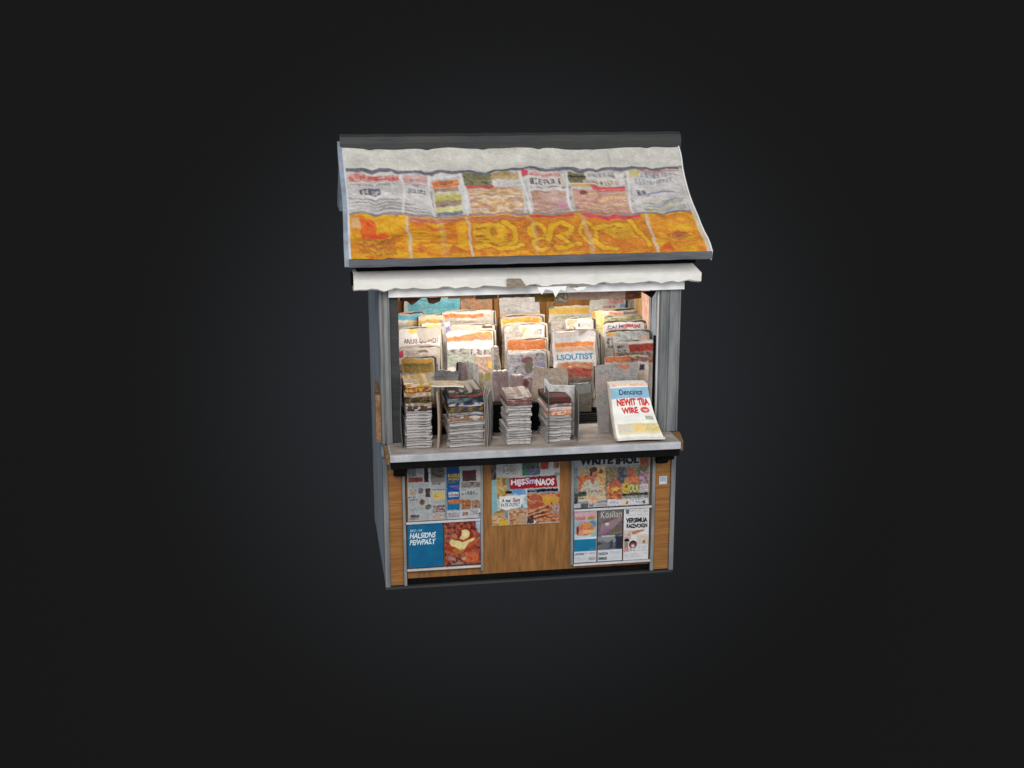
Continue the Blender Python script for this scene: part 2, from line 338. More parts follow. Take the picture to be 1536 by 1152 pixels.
# page 3: magazine with stacked food bands
rc.photo(.25, .27, .325, .34, [(214,110,56),(226,140,80),(190,80,44)], 10, 3); gl(.255, .275, .31, .31, 6, (90,60,50), .6)
for k, cc in enumerate(((150,116,92),(196,186,150),(176,170,80),(140,112,96),(190,186,110),(110,110,120))): rc.photo(.252, .35+.04*k, .325, .388+.04*k, [cc, tuple(min(255, v+26) for v in cc), tuple(v-24 for v in cc)], 14, 3)
rc.rect(.328, .235, .338, .61, (206,204,206))
# page 4
rc.photo(.34, .225, .42, .345, [(74,78,60),(110,106,66),(140,130,96),(66,62,56)], 6, 3); rc.photo(.42, .225, .50, .295, [(186,176,150),(170,160,84),(196,140,120),(206,200,190)], 8, 3); gl(.43, .235, .49, .265, 6, (110,100,60), .5)
rc.photo(.345, .33, .42, .36, [(196,90,80),(176,66,66)], 10, 2); rc.photo(.345, .365, .50, .60, [(196,140,116),(214,176,140),(226,206,180),(206,160,90),(170,120,110),(206,190,180)], 24, 4); rc.rect(.345, .455, .50, .463, (214,206,200), .8)
# page 5
rc.ell(.518, .25, .012, .03, (206,70,90)); rc.rect(.53, .24, .632, .275, (214,180,176)); gl(.535, .245, .625, .272, 8, (196,90,84), .55); rc.rect(.525, .285, .60, .35, (214,206,200)); gl(.53, .295, .60, .345, 5, (56,50,52), .85); rc.rect(.605, .29, .632, .35, (206,190,170)); stroke(rc, [(.615,.295),(.612,.345)], .004, (60,50,46)); rc.lines(.525, .36, .632, .385, 2, (80,60,56), .9, .8)
rc.photo(.525, .40, .632, .585, [(160,116,96),(184,140,120),(200,170,160),(176,130,140)], 24, 5); rc.ell(.62, .51, .015, .03, (206,140,160), .7)
# page 6
rc.photo(.646, .225, .70, .32, [(90,84,66),(130,124,80),(60,54,44)], 6, 3); stroke(rc, [(.645,.262),(.70,.25)], .008, (50,44,36)); gl(.71, .235, .79, .262, 8, (96,92,92), .6); rc.rect(.69, .285, .80, .325, (216,206,186)); gl(.695, .29, .795, .32, 9, (104,80,70), .7)
rc.photo(.65, .33, .71, .36, [(226,180,100),(214,160,90)], 12, 3); rc.photo(.71, .335, .813, .385, [(206,96,70),(216,70,84),(220,140,100)], 14, 3)
rc.photo(.65, .385, .813, .60, [(206,160,130),(224,196,150),(196,120,100),(214,186,170),(170,110,104)], 24, 4); rc.ell(.68, .41, .012, .014, (110,70,60)); rc.ell(.75, .39, .05, .01, (170,150,150), .8); rc.rect(.65, .49, .813, .498, (206,190,180), .8)
# page 7
rc.photo(.832, .235, .865, .285, [(206,186,70),(190,190,180)], 5, 3); gl(.868, .235, .975, .28, 9, (110,116,130), .6); gl(.85, .295, .96, .325, 11, (96,98,106), .6); gl(.845, .375, .875, .43, 2, (60,66,86), .75); stroke(rc, arc(.92, .45, .045, .05, 190, 330), .007, (110,120,150), .8); rc.photo(.85, .48, .98, .59, [(206,206,206),(196,186,150),(140,146,160),(214,212,206)], 26, 4); rc.rect(.86, .225, .985, .237, (190,110,80), .8)
e2 = .608+.016*(vnoise(rc.ny, rc.nx, 60, 40, rc.rng)-.5)*2
rc.blend((rc.Y > e2-.014)&(rc.Y < e2+.010), (120,100,100), .6)
YEL = [(206,104,40),(216,132,38),(222,160,34),(228,182,40),(220,156,34)]
m = rc.Y > e2+.010; rc.photo(0, 0, 1, 1, YEL, 18, 7, mask=m)
rc.photo(.17, .62, .33, .66, [(206,150,120),(176,84,70)], 14, 2); rc.photo(.34, .62, .50, .66, [(214,140,106),(200,96,70),(216,180,160)], 14, 2)
rc.photo(.51, .62, .64, .65, [(200,66,90),(206,96,76)], 14, 2); rc.photo(.66, .62, .83, .655, [(210,60,104),(214,96,96)], 14, 2)
# panel 1
rc.rect(.012, .65, .035, .72, (214,176,130)); rc.photo(.035, .66, .075, .84, [(222,84,40),(230,116,40),(214,60,40)], 10, 7); rc.ell(.08, .80, .03, .035, (226,70,50), .85, .4); rc.photo(.03, .82, .13, .96, [(200,120,50),(176,104,40),(220,170,50),(150,84,40)], 12, 4)
for k in range(5): stroke(rc, [(.06+.015*k, .90-.02*k), (.09+.015*k, .85-.015*k), (.12, .88-.02*k)], .004, (140,84,36), .7)
# panel 2-3
for k in range(7): rc.ell(.20+.012*(k%3), .69+.038*k, .035, .008, (196,110,40), .6); rc.ell(.29, .68+.035*k, .03, .009, (190,100,40), .65)
rc.poly([(.26,.96),(.285,.90),(.325,.97)], (190,104,44)); rc.rect(.30, .67, .325, .92, (228,180,36), .6)
# centre lettering-like loops
rc.rect(.335, .66, .842, .965, (206,108,44), .75); rc.photo(.335, .66, .842, .965, [(200,96,40),(212,124,48),(190,84,38)], 18, 6, al=.5)
Y1_, Bn = (232,190,42), (140,76,36)
def loop(pts, w=.026): stroke(rc, pts, w*.82+.008, Bn, .7); stroke(rc, pts, w*.82, Y1_)
rc.photo(.345, .69, .435, .90, [(232,190,40),(226,176,40),(234,200,60)], 10, 8)
loop(arc(.425, .80, .035, .12, -80, 80), .022); loop([(.35,.93),(.39,.90),(.44,.94),(.47,.92)], .020)
for (cx, cy, rx, ry) in ((.365,.73,.016,.012),(.398,.76,.011,.028),(.362,.80,.018,.016),(.355,.88,.012,.016),(.40,.88,.014,.014),(.37,.84,.02,.006)): rc.ell(cx, cy, rx, ry, Bn, .8)
loop(arc(.522, .79, .020, .075, 0, 360), .018); loop(arc(.524, .905, .022, .045, 0, 360), .016); rc.ell(.522, .78, .007, .03, Bn, .9)
loop([(.545,.88),(.555,.80),(.57,.73),(.60,.70),(.625,.74),(.615,.80),(.58,.83)], .022); loop([(.575,.83),(.60,.88),(.635,.90)], .020); loop([(.565,.93),(.60,.93),(.62,.90)], .016); rc.ell(.598,.755,.014,.02,Bn,.85); rc.ell(.613,.85,.006,.03,Bn,.8)
loop(arc(.668, .79, .022, .10, 0, 360), .014); loop([(.675,.87),(.70,.92),(.73,.93)], .022); loop([(.69,.76),(.72,.72),(.76,.70),(.79,.72)], .024)
rc.photo(.715, .70, .80, .86, [(232,190,44),(226,170,40),(232,200,70)], 10, 6); rc.poly([(.70,.80),(.745,.92),(.765,.91),(.72,.80)], (200,96,40)); rc.photo(.74,.79,.785,.86,[(176,120,44),(220,176,50)],5,2)
loop([(.795,.67),(.81,.78),(.83,.93)], .018); rc.lines(.825, .70, .842, .88, 6, (110,90,80), 1, .6)
rc.photo(.335, .66, .842, .965, [(176,96,40),(226,180,50),(214,140,40),(232,196,70)], 9, 4, al=.38)
for k in range(26):
    u = rc.rng.uniform(.35, .82); v = rc.rng.uniform(.70, .93); rc.ell(u, v, rc.rng.uniform(.004, .012), rc.rng.uniform(.006, .014), (150,84,40) if k % 3 else (232,196,80), .6, rc.rng.uniform(-1, 1))
# last panel
rc.photo(.85, .66, .985, .965, [(228,186,50),(226,160,44),(216,130,50),(230,194,60)], 20, 8); rc.ell(.925, .82, .022, .045, (190,110,60), .8); stroke(rc, arc(.925, .83, .03, .05, 180, 360), .006, (150,84,50), .7); rc.ell(.925, .81, .01, .018, (140,90,70), .8); rc.poly([(.855,.96),(.885,.90),(.90,.97)], (206,96,44)); rc.rect(.86, .66, .93, .70, (206,110,70), .5)
for u, w, al in ((.163,.008,.95),(.330,.008,.95),(.507,.009,.4),(.660,.012,.5),(.842,.009,.95),(.248,.02,.25)): 
    rc.blend((rc.X > u+.004*(rc.Y-.8))&(rc.X < u+w+.004*(rc.Y-.8))&(rc.Y > .63), (206,196,186), al)
UPR = (rc.Y > .225)&(rc.Y < .60)
for k in range(30):
    u = rc.rng.uniform(.01, .93); v = rc.rng.uniform(.42, .56); rc.lines(u, v, u+rc.rng.uniform(.03, .08), v+rc.rng.uniform(.02, .05), int(rc.rng.integers(2, 5)), tuple(rc.rng.uniform(80, 130, 3)), .6, .35)
rc.warp(2.6, 22, rc.Y > .2); rc.warp(.9, 5, rc.Y > .2); rc.fade(.10, (170,164,160), UPR); rc.fade(.16, (150,92,40), rc.Y > .63)
for k in range(9):
    v = .26+.04*k+rc.rng.uniform(-.01, .01); l_ = v+.006*np.sin(rc.X*30+k*2)+.004*np.sin(rc.X*71+k); rc.blend((np.abs(rc.Y-l_) < .0022)&(vnoise(rc.ny, rc.nx, 30, 60, rc.rng) > .62), (220,216,214) if k % 2 else (104,98,100), .5)
rc.noise(10, 2.5, 1.8)
for u in (.159,.242,.334,.511,.641,.822): rc.blend((np.abs(rc.X-u-.006*np.sin(rc.Y*9+u*30)-.0) < .0035)&UPR, (214,212,210), .85)
rc.rect(.0, .0, .008, 1, (200,206,214)); rc.rect(.988, .2, 1, 1, (200,198,190), .8)
rc.noise(5, 3, 2)
RT = .93
fs = link('front_slope', sheet_mesh('front_slope', rc, lambda u, v: roof_pt(u, .07+.93*v), .03, (180,190,205), RT, M_VINYL), K)
MB().prism_x([(YR-.01, ZR-.04), (YB, ZB), (YB, ZB-.03), (YR-.01, ZR-.08)], XL, XR, 1).build('back_slope', M_SIDE, K)
MB().prism_x([(YR+.02, ZR-.09), (YB, ZB-.03), (YB-.02, ZB-.055), (YB-.62, ZB-.035)], XL-.018, XL+.006).build('bargeboard', M_SIDE, K)
# fascia and ridge cap, bargeboards
MB().prism_x([(YE-.012, ZE-.046), (YE-.014, ZE+.000), (YE+.0, ZE+.002), (YE+.03, ZE-.046)], XL-.002, XR+.002, 24, .0015).build('fascia', M_FASCIA, K)
MB().prism_x([(YR-.068, ZR-.092), (YR-.078, ZR-.035), (YR-.06, ZR+.005), (YR-.02, ZR+.022), (YR+.05, ZR+.015), (YR+.07, ZR-.05), (YR+.05, ZR-.06), (YR, ZR-.01), (YR-.05, ZR-.10)], XL-.012, XR+.016, 26, .0018).build('ridge_cap', M_DARK, K)
for dx0, dx1, sd in ((-.024, .003, 0), (-.004, .005, 1)):
    b_ = MB(); rg = []
    for k in range(17):
        p = roof_pt(sd, .03+.97*k/16); rg.append([b_.bm.verts.new((p.x+dx, p.y+dy, p.z+dz)) for dx, dy, dz in ((dx0, 0, .008), (dx1, 0, .008), (dx1, .015, -.05), (dx0, .015, -.05))])
    for k in range(16):
        for j in range(4): b_.bm.faces.new((rg[k][j], rg[k][(j+1) % 4], rg[k+1][(j+1) % 4], rg[k+1][j]))
    b_.bm.faces.new(rg[0]); b_.bm.faces.new(rg[-1][::-1]); b_.build('bargeboard', M_SIDE if sd == 0 else M_RAIL, K)
# black box standing in for the shade under the eave
MB().box(-1.135, 1.06, -.105, .3, 2.168, 2.225).build('eave_shade', M_BLACK, K)
MB().box(1.0, 1.12, -.14, .0, 2.205, 2.225).build('soffit_board', M_BROWN, K)
# gable infill left/right
for x0 in (-.99, .97):
    MB().prism_x([(.05, 2.24), (.6, 2.85), (1.5, 2.42), (1.4, 2.062), (.05, 2.062)], x0, x0+.018).build('gable', M_SIDE, K)
# valance: angled white canvas box, ragged ends
vb = bmesh.new(); NX = 60; rings = []
for i in range(NX+1):
    t = i/NX; x = -1.155+(1.09+1.155)*t
    w1 = .004*math.sin(i*.9)+.004*math.sin(i*2.1)+.004*math.sin(i*4.7); end = max(0, 1-(1-t)*14)
    xt = min(x, 1.05+.0*t) if t > .97 else x
    rings.append([vb.verts.new(p) for p in ((xt, .0, 2.165), (xt-.0, -.07+w1*.5, 2.163), (x+.01*end, -.112+w1, 2.115-.01*end), (x+.005*end, -.125+w1, 2.055+w1), (x-.002, -.105, 2.045+w1), (x-.004, .0, 2.046))])
for i in range(NX):
    for j in range(6): vb.faces.new((rings[i][j], rings[i][(j+1) % 6], rings[i+1][(j+1) % 6], rings[i+1][j]))
vb.faces.new(rings[0]); vb.faces.new(rings[-1][::-1])
mv = MB(); mv.bm.free(); mv.bm = vb; val = mv.build('valance', M_WHITE, K)
for p in val.data.polygons: p.use_smooth = False
def patch(name, pts, Y, M, parent, th=.004):
    P = [at(px, py, Y) for px, py in pts]; b = MB(); a = [b.bm.verts.new(p) for p in P]; c = [b.bm.verts.new(p+Vector((0, th, 0))) for p in P]; n = len(a)
    b.bm.faces.new(a); b.bm.faces.new(c[::-1])
    for j in range(n): b.bm.faces.new((a[j], a[(j+1) % n], c[(j+1) % n], c[j]))
    return b.build(name, M, parent)
M_TORN = mat('torn_grey_paper', (150,140,126), .85, .1, 0, .4, 25, (1,1,3), .3, 60, (96,84,72))
patch('torn_patch', [(760,418),(781,418),(792,432),(760,433)], -.139, M_TORN, val)
patch('torn_strip', [(806,431),(850,429),(848,437),(841,434),(833,446),(829,436),(818,434),(813,442),(808,436)], -.138, M_BEAM, val)
patch('torn_strip', [(855,431),(880,430),(876,434),(866,437),(862,433)], -.1375, M_BEAM, val)
patch('torn_patch', [(853,429),(865,427),(868,431),(856,432)], -.139, M_TORN, val)
MB().box(-1.17, -1.156, -.09, .0, 2.08, 2.15).build('end_flap', M_BLACK, val)
# header beam
MB().prism_x([(-.035, 1.985), (-.035, 2.036), (.0, 2.036), (.0, 1.985)], -.935, 1.012, 1).build('header_beam', M_BEAM, K, .002)
# ceiling lamp: tube under the ceiling behind the beam
lamp = MB().box(-.7, .7, .49, .55, 2.008, 2.034).build('lamp_housing', M_BEAM, K)
# ==================================================================== SHEETS: posters on the lower front
def poster(name, px, y0, y1, cv, label, cat='poster', group=None, Y=.0, z0=None, z1=None, th=.004, gain=1.0):
    a = at(px[0], (y0+y1)/2, Y).x; b = at(px[1], (y0+y1)/2, Y).x
    w, h = b-a, z1-z0; L_ = cv.a.mean(2, keepdims=True); cv.a = cv.a+(L_-135)*.22-4; cv.a = cv.a*.93+cv.a.mean(2, keepdims=True)*.07
    me = sheet_mesh(name, cv, flat(w, h, .0012, hash(label) % 99 if False else len(label)), th, (190,190,190), gain)
    o = link(name, me, None, ((a+b)/2, Y, z0)); tag(o, label, cat, group); return o
GP = .92
# P1 collage of newspaper cuttings (crop coordinates)
c = Canvas(.50, .40, (115,110,1345,1000), .043, (160,163,164), .0026, 3)
G1 = [(70,70,74),(110,108,110),(150,146,144),(170,166,160)]
c.photo(505,120,735,290, [(70,64,60),(96,90,84),(120,114,108)], 8, 3); c.rect(505,292,735,370,(132,122,118)); c.lines(505,260,735,285,1,(50,40,38))
c.rect(130,130,260,272,(120,124,130)); c.lines(140,140,255,265,6,(60,62,70)); c.lines(275,140,380,262,6,(90,92,96),.6)
c.rect(135,290,370,365,(142,66,58)); c.noise(14,8,3,c.rect_mask(135,290,370,365)[0]); c.rect(395,120,465,358,(38,34,46))
c.rect(466,110,502,960,(172,174,176)); c.lines(530,378,720,402,1,(40,40,44),.95,.9,.9); c.lines(520,420,735,462,3,(120,120,120))
c.lines(130,405,465,445,3,(110,112,112),.5); c.lines(530,474,740,496,1,(50,50,54),.9,.8,.9)
c.rect(530,500,735,640,(176,172,140)); c.rect(540,545,730,632,(206,170,76)); c.lines(555,560,715,620,2,(150,104,40),.8)
c.lines(550,655,740,702,3,(90,90,92)); c.photo(535,745,735,860,[(84,56,60),(140,104,104),(180,166,166),(100,90,90)],5,4); c.photo(520,872,758,962,[(120,88,80),(176,150,140),(200,186,178),(96,80,78)],4,3)
c.photo(135,480,262,572,[(130,104,84),(176,150,124),(150,160,140)],4,3); m=c.ell(330,500,46,52,(110,110,116)); c.photo(0,0,0,0,[(90,84,92),(150,150,156)],3,3,mask=m)
c.photo(410,465,490,605,[(40,34,40),(110,74,72),(70,56,60)],3,4); c.lines(135,600,245,625,1,(30,30,34),.95,.9,.9); c.rect(128,645,282,656,(60,62,66))
c.lines(135,680,280,735,4,(70,72,76)); c.lines(145,765,285,862,6,(110,112,114)); m=c.ell(352,682,46,46,(96,70,46)); c.photo(0,0,0,0,[(70,48,34),(150,120,80)],3,3,mask=m)
m=c.ell(455,762,54,42,(110,116,104)); c.photo(0,0,0,0,[(70,76,66),(150,150,140)],3,3,mask=m); c.lines(300,775,380,800,2,(50,50,54),.95); c.lines(420,630,490,700,5,(110,114,122))
c.photo(150,895,298,938,[(50,40,40),(110,80,78),(90,80,84)],5,2); c.photo(125,935,300,975,[(170,168,172),(120,110,116)],5,2); c.lines(385,860,490,955,7,(120,116,116)); c.rect(300,560,390,640,(150,150,154),.5)
c.rect(742,100,770,960,(120,136,150)); c.rect(770,90,985,470,(8,84,150)); c.rect(770,470,985,640,(6,92,160)); c.rect(775,640,980,822,(0,116,164)); c.rect(985,90,1010,820,(150,170,172))
c.text('SUGELS',788,228,982,285,(206,176,40),.03); c.text('APPLENCE',790,298,975,332,(196,170,36),.03); c.poly([(790,350),(985,330),(900,372),(790,385)],(130,130,60),.7)
c.poly([(785,440),(985,415),(985,470),(800,450)],(120,70,150)); c.poly([(785,432),(985,405),(860,440)],(110,150,190),.8); c.rect(795,525,968,602,(176,186,196)); c.text('uSvee',808,535,960,592,(150,60,70),.02)
c.photo(795,650,1010,722,[(190,90,44),(206,120,60),(170,110,70)],6,2)
c.photo(1035,175,1268,350,[(70,30,32),(120,50,46),(90,50,56),(60,60,90)],7,4); c.photo(1010,368,1330,455,[(70,66,64),(150,146,140),(110,90,70)],4,3); c.rect(1270,150,1330,355,(176,166,172))
c.lines(1020,100,1330,150,2,(120,122,124)); c.lines(1030,476,1100,492,1,(110,60,50),.9,.8,.9); c.lines(1110,515,1255,540,1,(70,74,78),.95,.9,.9); c.lines(1020,548,1275,568,1,(30,32,34),.95,.9,.9); c.lines(1020,585,1275,635,4,(150,152,152))
c.photo(1010,648,1172,802,[(130,70,44),(190,110,60),(170,150,110),(90,70,60)],4,5); c.photo(1190,655,1335,788,[(60,56,56),(190,140,110),(110,80,70)],4,5)
c.rect(775,830,1345,965,(178,180,184)); c.photo(785,860,980,942,[(110,112,124),(170,172,180),(150,120,110)],4,3); c.photo(1030,848,1130,915,[(110,60,54),(190,150,140),(60,50,50)],3,3); c.lines(1160,828,1292,900,4,(50,52,56),.9); c.photo(1300,860,1345,940,[(90,50,60),(170,170,176)],3,3)
c.warp(1.1,5); c.noise(9,2,2)
P1 = dict(z0=.462, z1=.845)
poster('poster', (611.5,721.5), 702, 780, c, 'faded collage of newspaper cuttings with one blue column, mounted left above a white rail', Y=.0, gain=GP, **P1)
# P2 left: blue ad + right: food
c = Canvas(.27, .31, (118,130,712,890), .03, (0,112,158), .0026, 4); c.noise(5,20,20)
c.rect(118,120,128,900,(0,84,120)); c.text('BEZ / IN',165,212,365,252,(196,214,222),.01,.2); c.text('HALSIDNS',152,275,598,372,(214,228,234),.035,.25); c.text('PEIWPAS.Y',150,392,600,488,(214,228,234),.035,.25)
poster('poster', (611.5,664.5), 783, 852, c, 'plain bright blue advertisement sheet with slanted white headline, lower left panel', z0=.132, z1=.438, gain=GP)
c = Canvas(.25, .30, (735,110,1290,840), .03, (176,60,40), .0026, 5)
c.photo(735,90,1290,860,[(96,30,22),(150,56,38),(180,90,64),(160,104,84),(126,44,34)],9,7)
c.poly([(1225,90),(1300,90),(1300,330),(1245,290)],(150,176,196)); c.poly([(830,320),(960,330),(960,390),(850,360)],(196,120,84),.8)
c.ell(1060,360,130,150,(150,50,30)); c.ell(990,520,230,130,(180,66,36)); c.ell(960,590,90,60,(190,110,50)); c.poly([(1060,430),(1290,360),(1290,420),(1100,560)],(190,100,60),.8)
c.poly([(1010,250),(1080,245),(1130,290),(1110,370),(1030,420),(962,395),(1000,330)],(214,196,130)); c.poly([(810,430),(850,400),(960,430),(1010,455),(1110,420),(1215,385),(1190,420),(1110,470),(1050,570),(985,590),(900,545),(815,500)],(216,200,132))
c.ell(1050,320,30,40,(226,214,160),.6); c.ell(880,470,40,25,(200,180,96),.5); c.poly([(800,680),(920,740),(900,790),(780,740)],(170,150,140),.7); c.photo(1050,640,1260,800,[(210,70,44),(220,120,60),(160,60,40)],4,3)
c.ell(930,820,80,25,(150,150,150),.7); c.ell(1030,740,40,30,(206,180,150),.6); c.warp(1.5,9); c.noise(10,4,4)
poster('poster', (667,720.5), 783, 852, c, 'red food photograph sheet with pale cheese chunks, beside the plain blue advertisement', z0=.136, z1=.442, gain=GP)
# centre collage (crop 730,685 scale 10.97)
c = Canvas(.485, .46, (72,95,1195,1140), .035, (176,176,170), .0026, 6)
c.photo(72,100,150,420,[(60,60,66),(120,124,130),(90,40,40),(40,36,40)],4,4); c.rect(155,95,560,370,(178,178,176)); c.rect(155,95,258,370,(170,168,176)); c.lines(262,120,480,320,9,(40,40,42),.8,.8)
c.photo(575,95,860,330,[(60,70,70),(96,104,100),(70,120,100)],8,4); c.ell(640,270,70,50,(70,130,110)); c.photo(690,230,850,330,[(130,150,176),(110,90,130),(90,110,140)],5,3)
c.rect(862,95,1195,345,(176,180,180)); c.rect(875,110,1012,240,(170,66,54)); c.noise(16,6,8,c.rect_mask(875,110,1012,240)[0]); c.photo(1095,95,1180,220,[(190,140,90),(120,80,60),(200,180,150)],3,4); c.ell(1150,310,50,25,(110,120,90),.6)
c.rect(72,400,160,950,(130,170,176)); c.photo(150,360,360,700,[(190,130,80),(200,170,110),(180,150,60),(170,110,80)],9,7); c.poly([(72,640),(160,640),(160,940),(72,950)],(120,170,180))
m=c.rect_mask(360,545,645,860)[0]; c.photo(0,0,0,0,[(90,140,190),(150,180,196),(190,206,200)],16,14,mask=m); c.ell(560,600,80,60,(86,136,196),.7)
c.rect(312,370,372,600,(120,140,140)); c.ell(350,595,60,22,(40,40,36)); c.rect(250,380,300,480,(90,60,40),.5)
c.poly([(78,930),(280,870),(345,880),(345,1150),(78,1150)],(184,146,96)); c.photo(78,980,290,1150,[(190,140,110),(206,166,130),(170,140,60),(180,110,84)],7,4); c.poly([(180,1060),(340,1040),(340,1140),(200,1145)],(206,170,50))
c.poly([(150,900),(280,860),(290,900),(100,950)],(150,120,60)); c.rect(290,880,345,1010,(110,136,160))
c.photo(360,860,645,1140,[(180,96,60),(206,140,100),(190,170,130),(150,80,50),(200,120,84)],9,5); c.photo(520,940,645,1140,[(196,160,120),(176,140,110)],8,3)
c.poly([(200,665),(620,640),(540,830),(300,885),(205,845)],(206,210,206)); c.text('A vae',235,700,380,760,(40,40,56),.02,.1); c.text('Son',420,690,535,755,(150,40,50),.03,.1); c.text('RATIS OUTEST',222,775,540,830,(80,74,110),.01,.1)
c.rect(655,560,1165,610,(30,32,56)); c.rect(690,568,820,590,(110,120,160)); c.poly([(655,620),(1195,590),(1195,665),(655,650)],(130,150,170))
c.photo(655,625,1195,1110,[(110,50,34),(170,80,48),(196,120,70),(206,150,110),(140,66,44)],14,4); c.poly([(890,650),(1190,690),(1190,760),(1060,820),(930,790)],(206,150,54)); c.ell(790,690,100,50,(176,90,66)); c.poly([(655,800),(870,760),(960,820),(700,870)],(180,84,54))
for k in range(6): c.poly([(655,930+k*22),(980,800+k*36),(1000,812+k*36),(655,948+k*24)],((214,176,140),(96,50,34))[k%2],.7)
c.photo(1060,790,1195,960,[(190,160,150),(150,110,96),(206,190,180)],3,3); c.poly([(1040,800),(1065,760),(1070,800)],(60,50,40)); c.ell(755,1080,45,30,(190,196,200)); c.photo(655,1000,760,1110,[(40,34,36),(120,90,80)],4,3)
c.poly([(362,370),(1140,335),(1160,520),(375,550)],(172,30,44)); c.poly([(362,370),(1140,335),(1141,350),(362,384)],(120,20,34))
c.text('HIJS',388,392,620,512,(236,214,224),.045); c.text('Sm',618,370,800,470,(210,196,226),.04,.1); c.text('NAOS',800,388,1105,498,(232,226,228),.045)
c.warp(1.4,5); c.noise(11,2,2)
poster('poster', (737.5,839.5), 695, 787, c, 'unframed food advert collage with a red banner headline, pasted on bare oak panel', Y=.018, z0=.39, z1=.85, gain=GP)
# right upper (crop 850,680 scale 9.6)
c = Canvas(.53, .35, (92,60,1212,690), .03, (130,146,156), .0026, 7)
c.rect(92,60,1200,185,(150,160,166)); c.text('WRITE',165,70,660,170,(16,14,16),.05); c.rect(705,70,760,165,(160,40,40)); c.text('IHOL',700,70,1045,160,(16,14,16),.05); c.photo(1055,60,1190,190,[(170,80,50),(150,100,70)],6,4)
c.rect(92,200,140,640,(96,124,140)); c.rect(100,500,145,640,(50,54,66)); c.rect(150,190,545,540,(210,170,110)); c.photo(150,290,330,500,[(206,80,40),(220,120,60)],12,6); c.rect(400,230,535,420,(216,160,84)); c.rect(160,200,300,280,(140,150,150)); c.ell(220,235,50,22,(190,150,70)); c.ell(480,240,30,30,(90,80,70))
c.ell(345,450,150,110,(186,190,176)); c.rect(290,440,500,535,(184,186,172)); c.poly([(330,320),(400,320),(400,390),(370,410),(335,380)],(180,110,84)); c.ell(370,270,58,80,(190,104,80)); c.ell(372,222,62,34,(70,50,46)); c.rect(325,225,350,300,(60,44,40)); c.ell(395,300,16,8,(130,50,44)); c.lines(300,478,500,505,1,(170,60,56),.9,.8,.9); c.rect(150,485,275,545,(40,66,66))
c.rect(145,545,560,610,(206,190,150)); c.lines(150,565,240,580,1,(60,54,44),.95,.9,.9); c.photo(300,545,440,640,[(220,180,150),(206,150,120)],5,3); c.rect(92,640,600,690,(170,174,176)); c.rect(190,635,298,690,(90,96,100)); c.text('VeF',310,640,380,675,(60,50,40),.02); c.lines(440,610,575,680,4,(170,90,80))
c.photo(555,200,800,450,[(70,60,44),(150,150,120),(120,100,60),(90,80,70),(176,160,130)],4,6); c.photo(570,400,800,600,[(176,60,40),(206,90,50),(220,150,80),(150,50,40)],8,5); c.ell(700,460,60,26,(240,180,60)); c.photo(740,190,830,400,[(40,56,90),(90,90,110)],5,8); c.poly([(680,320),(800,390),(800,440),(640,420)],(190,84,60))
c.photo(830,200,1190,520,[(120,110,84),(150,130,96),(90,96,100)],9,6); c.rect(830,200,900,330,(80,100,110)); c.ell(930,260,50,70,(190,84,60)); c.ell(960,350,110,50,(214,110,70)); c.photo(1060,240,1190,395,[(190,160,190),(150,110,140),(120,90,90)],12,2); c.photo(1030,190,1180,250,[(70,90,60),(120,100,80)],6,4)
c.rect(805,395,905,520,(206,176,60)); c.ell(860,435,45,45,(220,190,40)); c.ell(862,435,18,22,(120,100,40)); c.text('OLK',905,405,1060,500,(196,190,120),.04); c.rect(1065,400,1190,515,(190,196,206)); c.lines(1070,420,1180,500,4,(150,84,96)); c.rect(810,518,1190,545,(40,44,40)); c.photo(810,545,1190,590,[(110,130,120),(160,170,170)],9,2)
c.rect(590,590,1200,672,(196,196,202)); c.lines(615,612,770,650,3,(110,112,120)); c.rect(790,600,915,660,(206,190,170)); c.ell(880,632,25,22,(150,120,50)); c.lines(925,590,1150,640,3,(60,60,70),.6); c.ell(1135,625,18,20,(90,90,60))
c.warp(1.4,5); c.photo(92,190,1200,600,[(60,44,34),(140,110,84),(206,180,140),(120,96,76)],6,5,al=.28); c.lines(150,200,1180,560,26,(50,40,36),.35,.3,.4); c.noise(16,2,2)
poster('poster', (861.5,974.5), 688, 748, c, 'colourful magazine page sheet under a cropped black headline, upper right panel', z0=.492, z1=.86, gain=GP)
# right lower: three sheets (crop 850,745 scale 9.6)
c = Canvas(.165, .38, (98,110,448,930), .03, (176,176,178), .0026, 8)
c.photo(98,120,445,200,[(190,160,180),(206,150,150),(176,170,190)],8,3); c.photo(105,195,270,250,[(206,110,100),(190,130,140)],6,3); c.photo(290,195,420,240,[(176,130,40),(190,160,110)],5,3); c.rect(98,260,445,545,(130,176,190)); c.ell(380,310,60,60,(90,140,170)); c.ell(210,500,150,40,(190,206,206),.8)
m=c.ell(265,385,140,110,(206,120,90)); c.photo(0,0,0,0,[(176,70,56),(206,110,84),(216,150,110),(196,90,80)],7,4,mask=m); c.ell(180,450,60,45,(216,140,120)); c.ell(300,320,70,38,(210,140,70)); c.poly([(240,400),(440,400),(430,440),(230,470)],(220,176,100)); c.ell(150,410,18,70,(110,60,50)); c.poly([(98,545),(445,510),(445,560),(98,570)],(206,214,220))
c.rect(98,552,445,755,(16,128,170)); c.lines(330,680,440,735,3,(90,170,196)); c.rect(98,752,448,935,(196,200,206)); c.text('LEVITERE',108,775,250,808,(60,64,70),.02); c.lines(260,772,312,786,1,(20,20,24),1,.9,.9); c.lines(335,765,425,800,1,(206,120,110),.95,.8,.9); c.lines(110,845,440,905,5,(150,152,158)); c.photo(330,845,435,895,[(150,150,150),(176,176,176)],3,2)
poster('poster', (861.5,895), 756, 841, c, 'food magazine page with a burger above solid blue, left of the three lower right sheets', z0=.095, z1=.466, gain=GP)
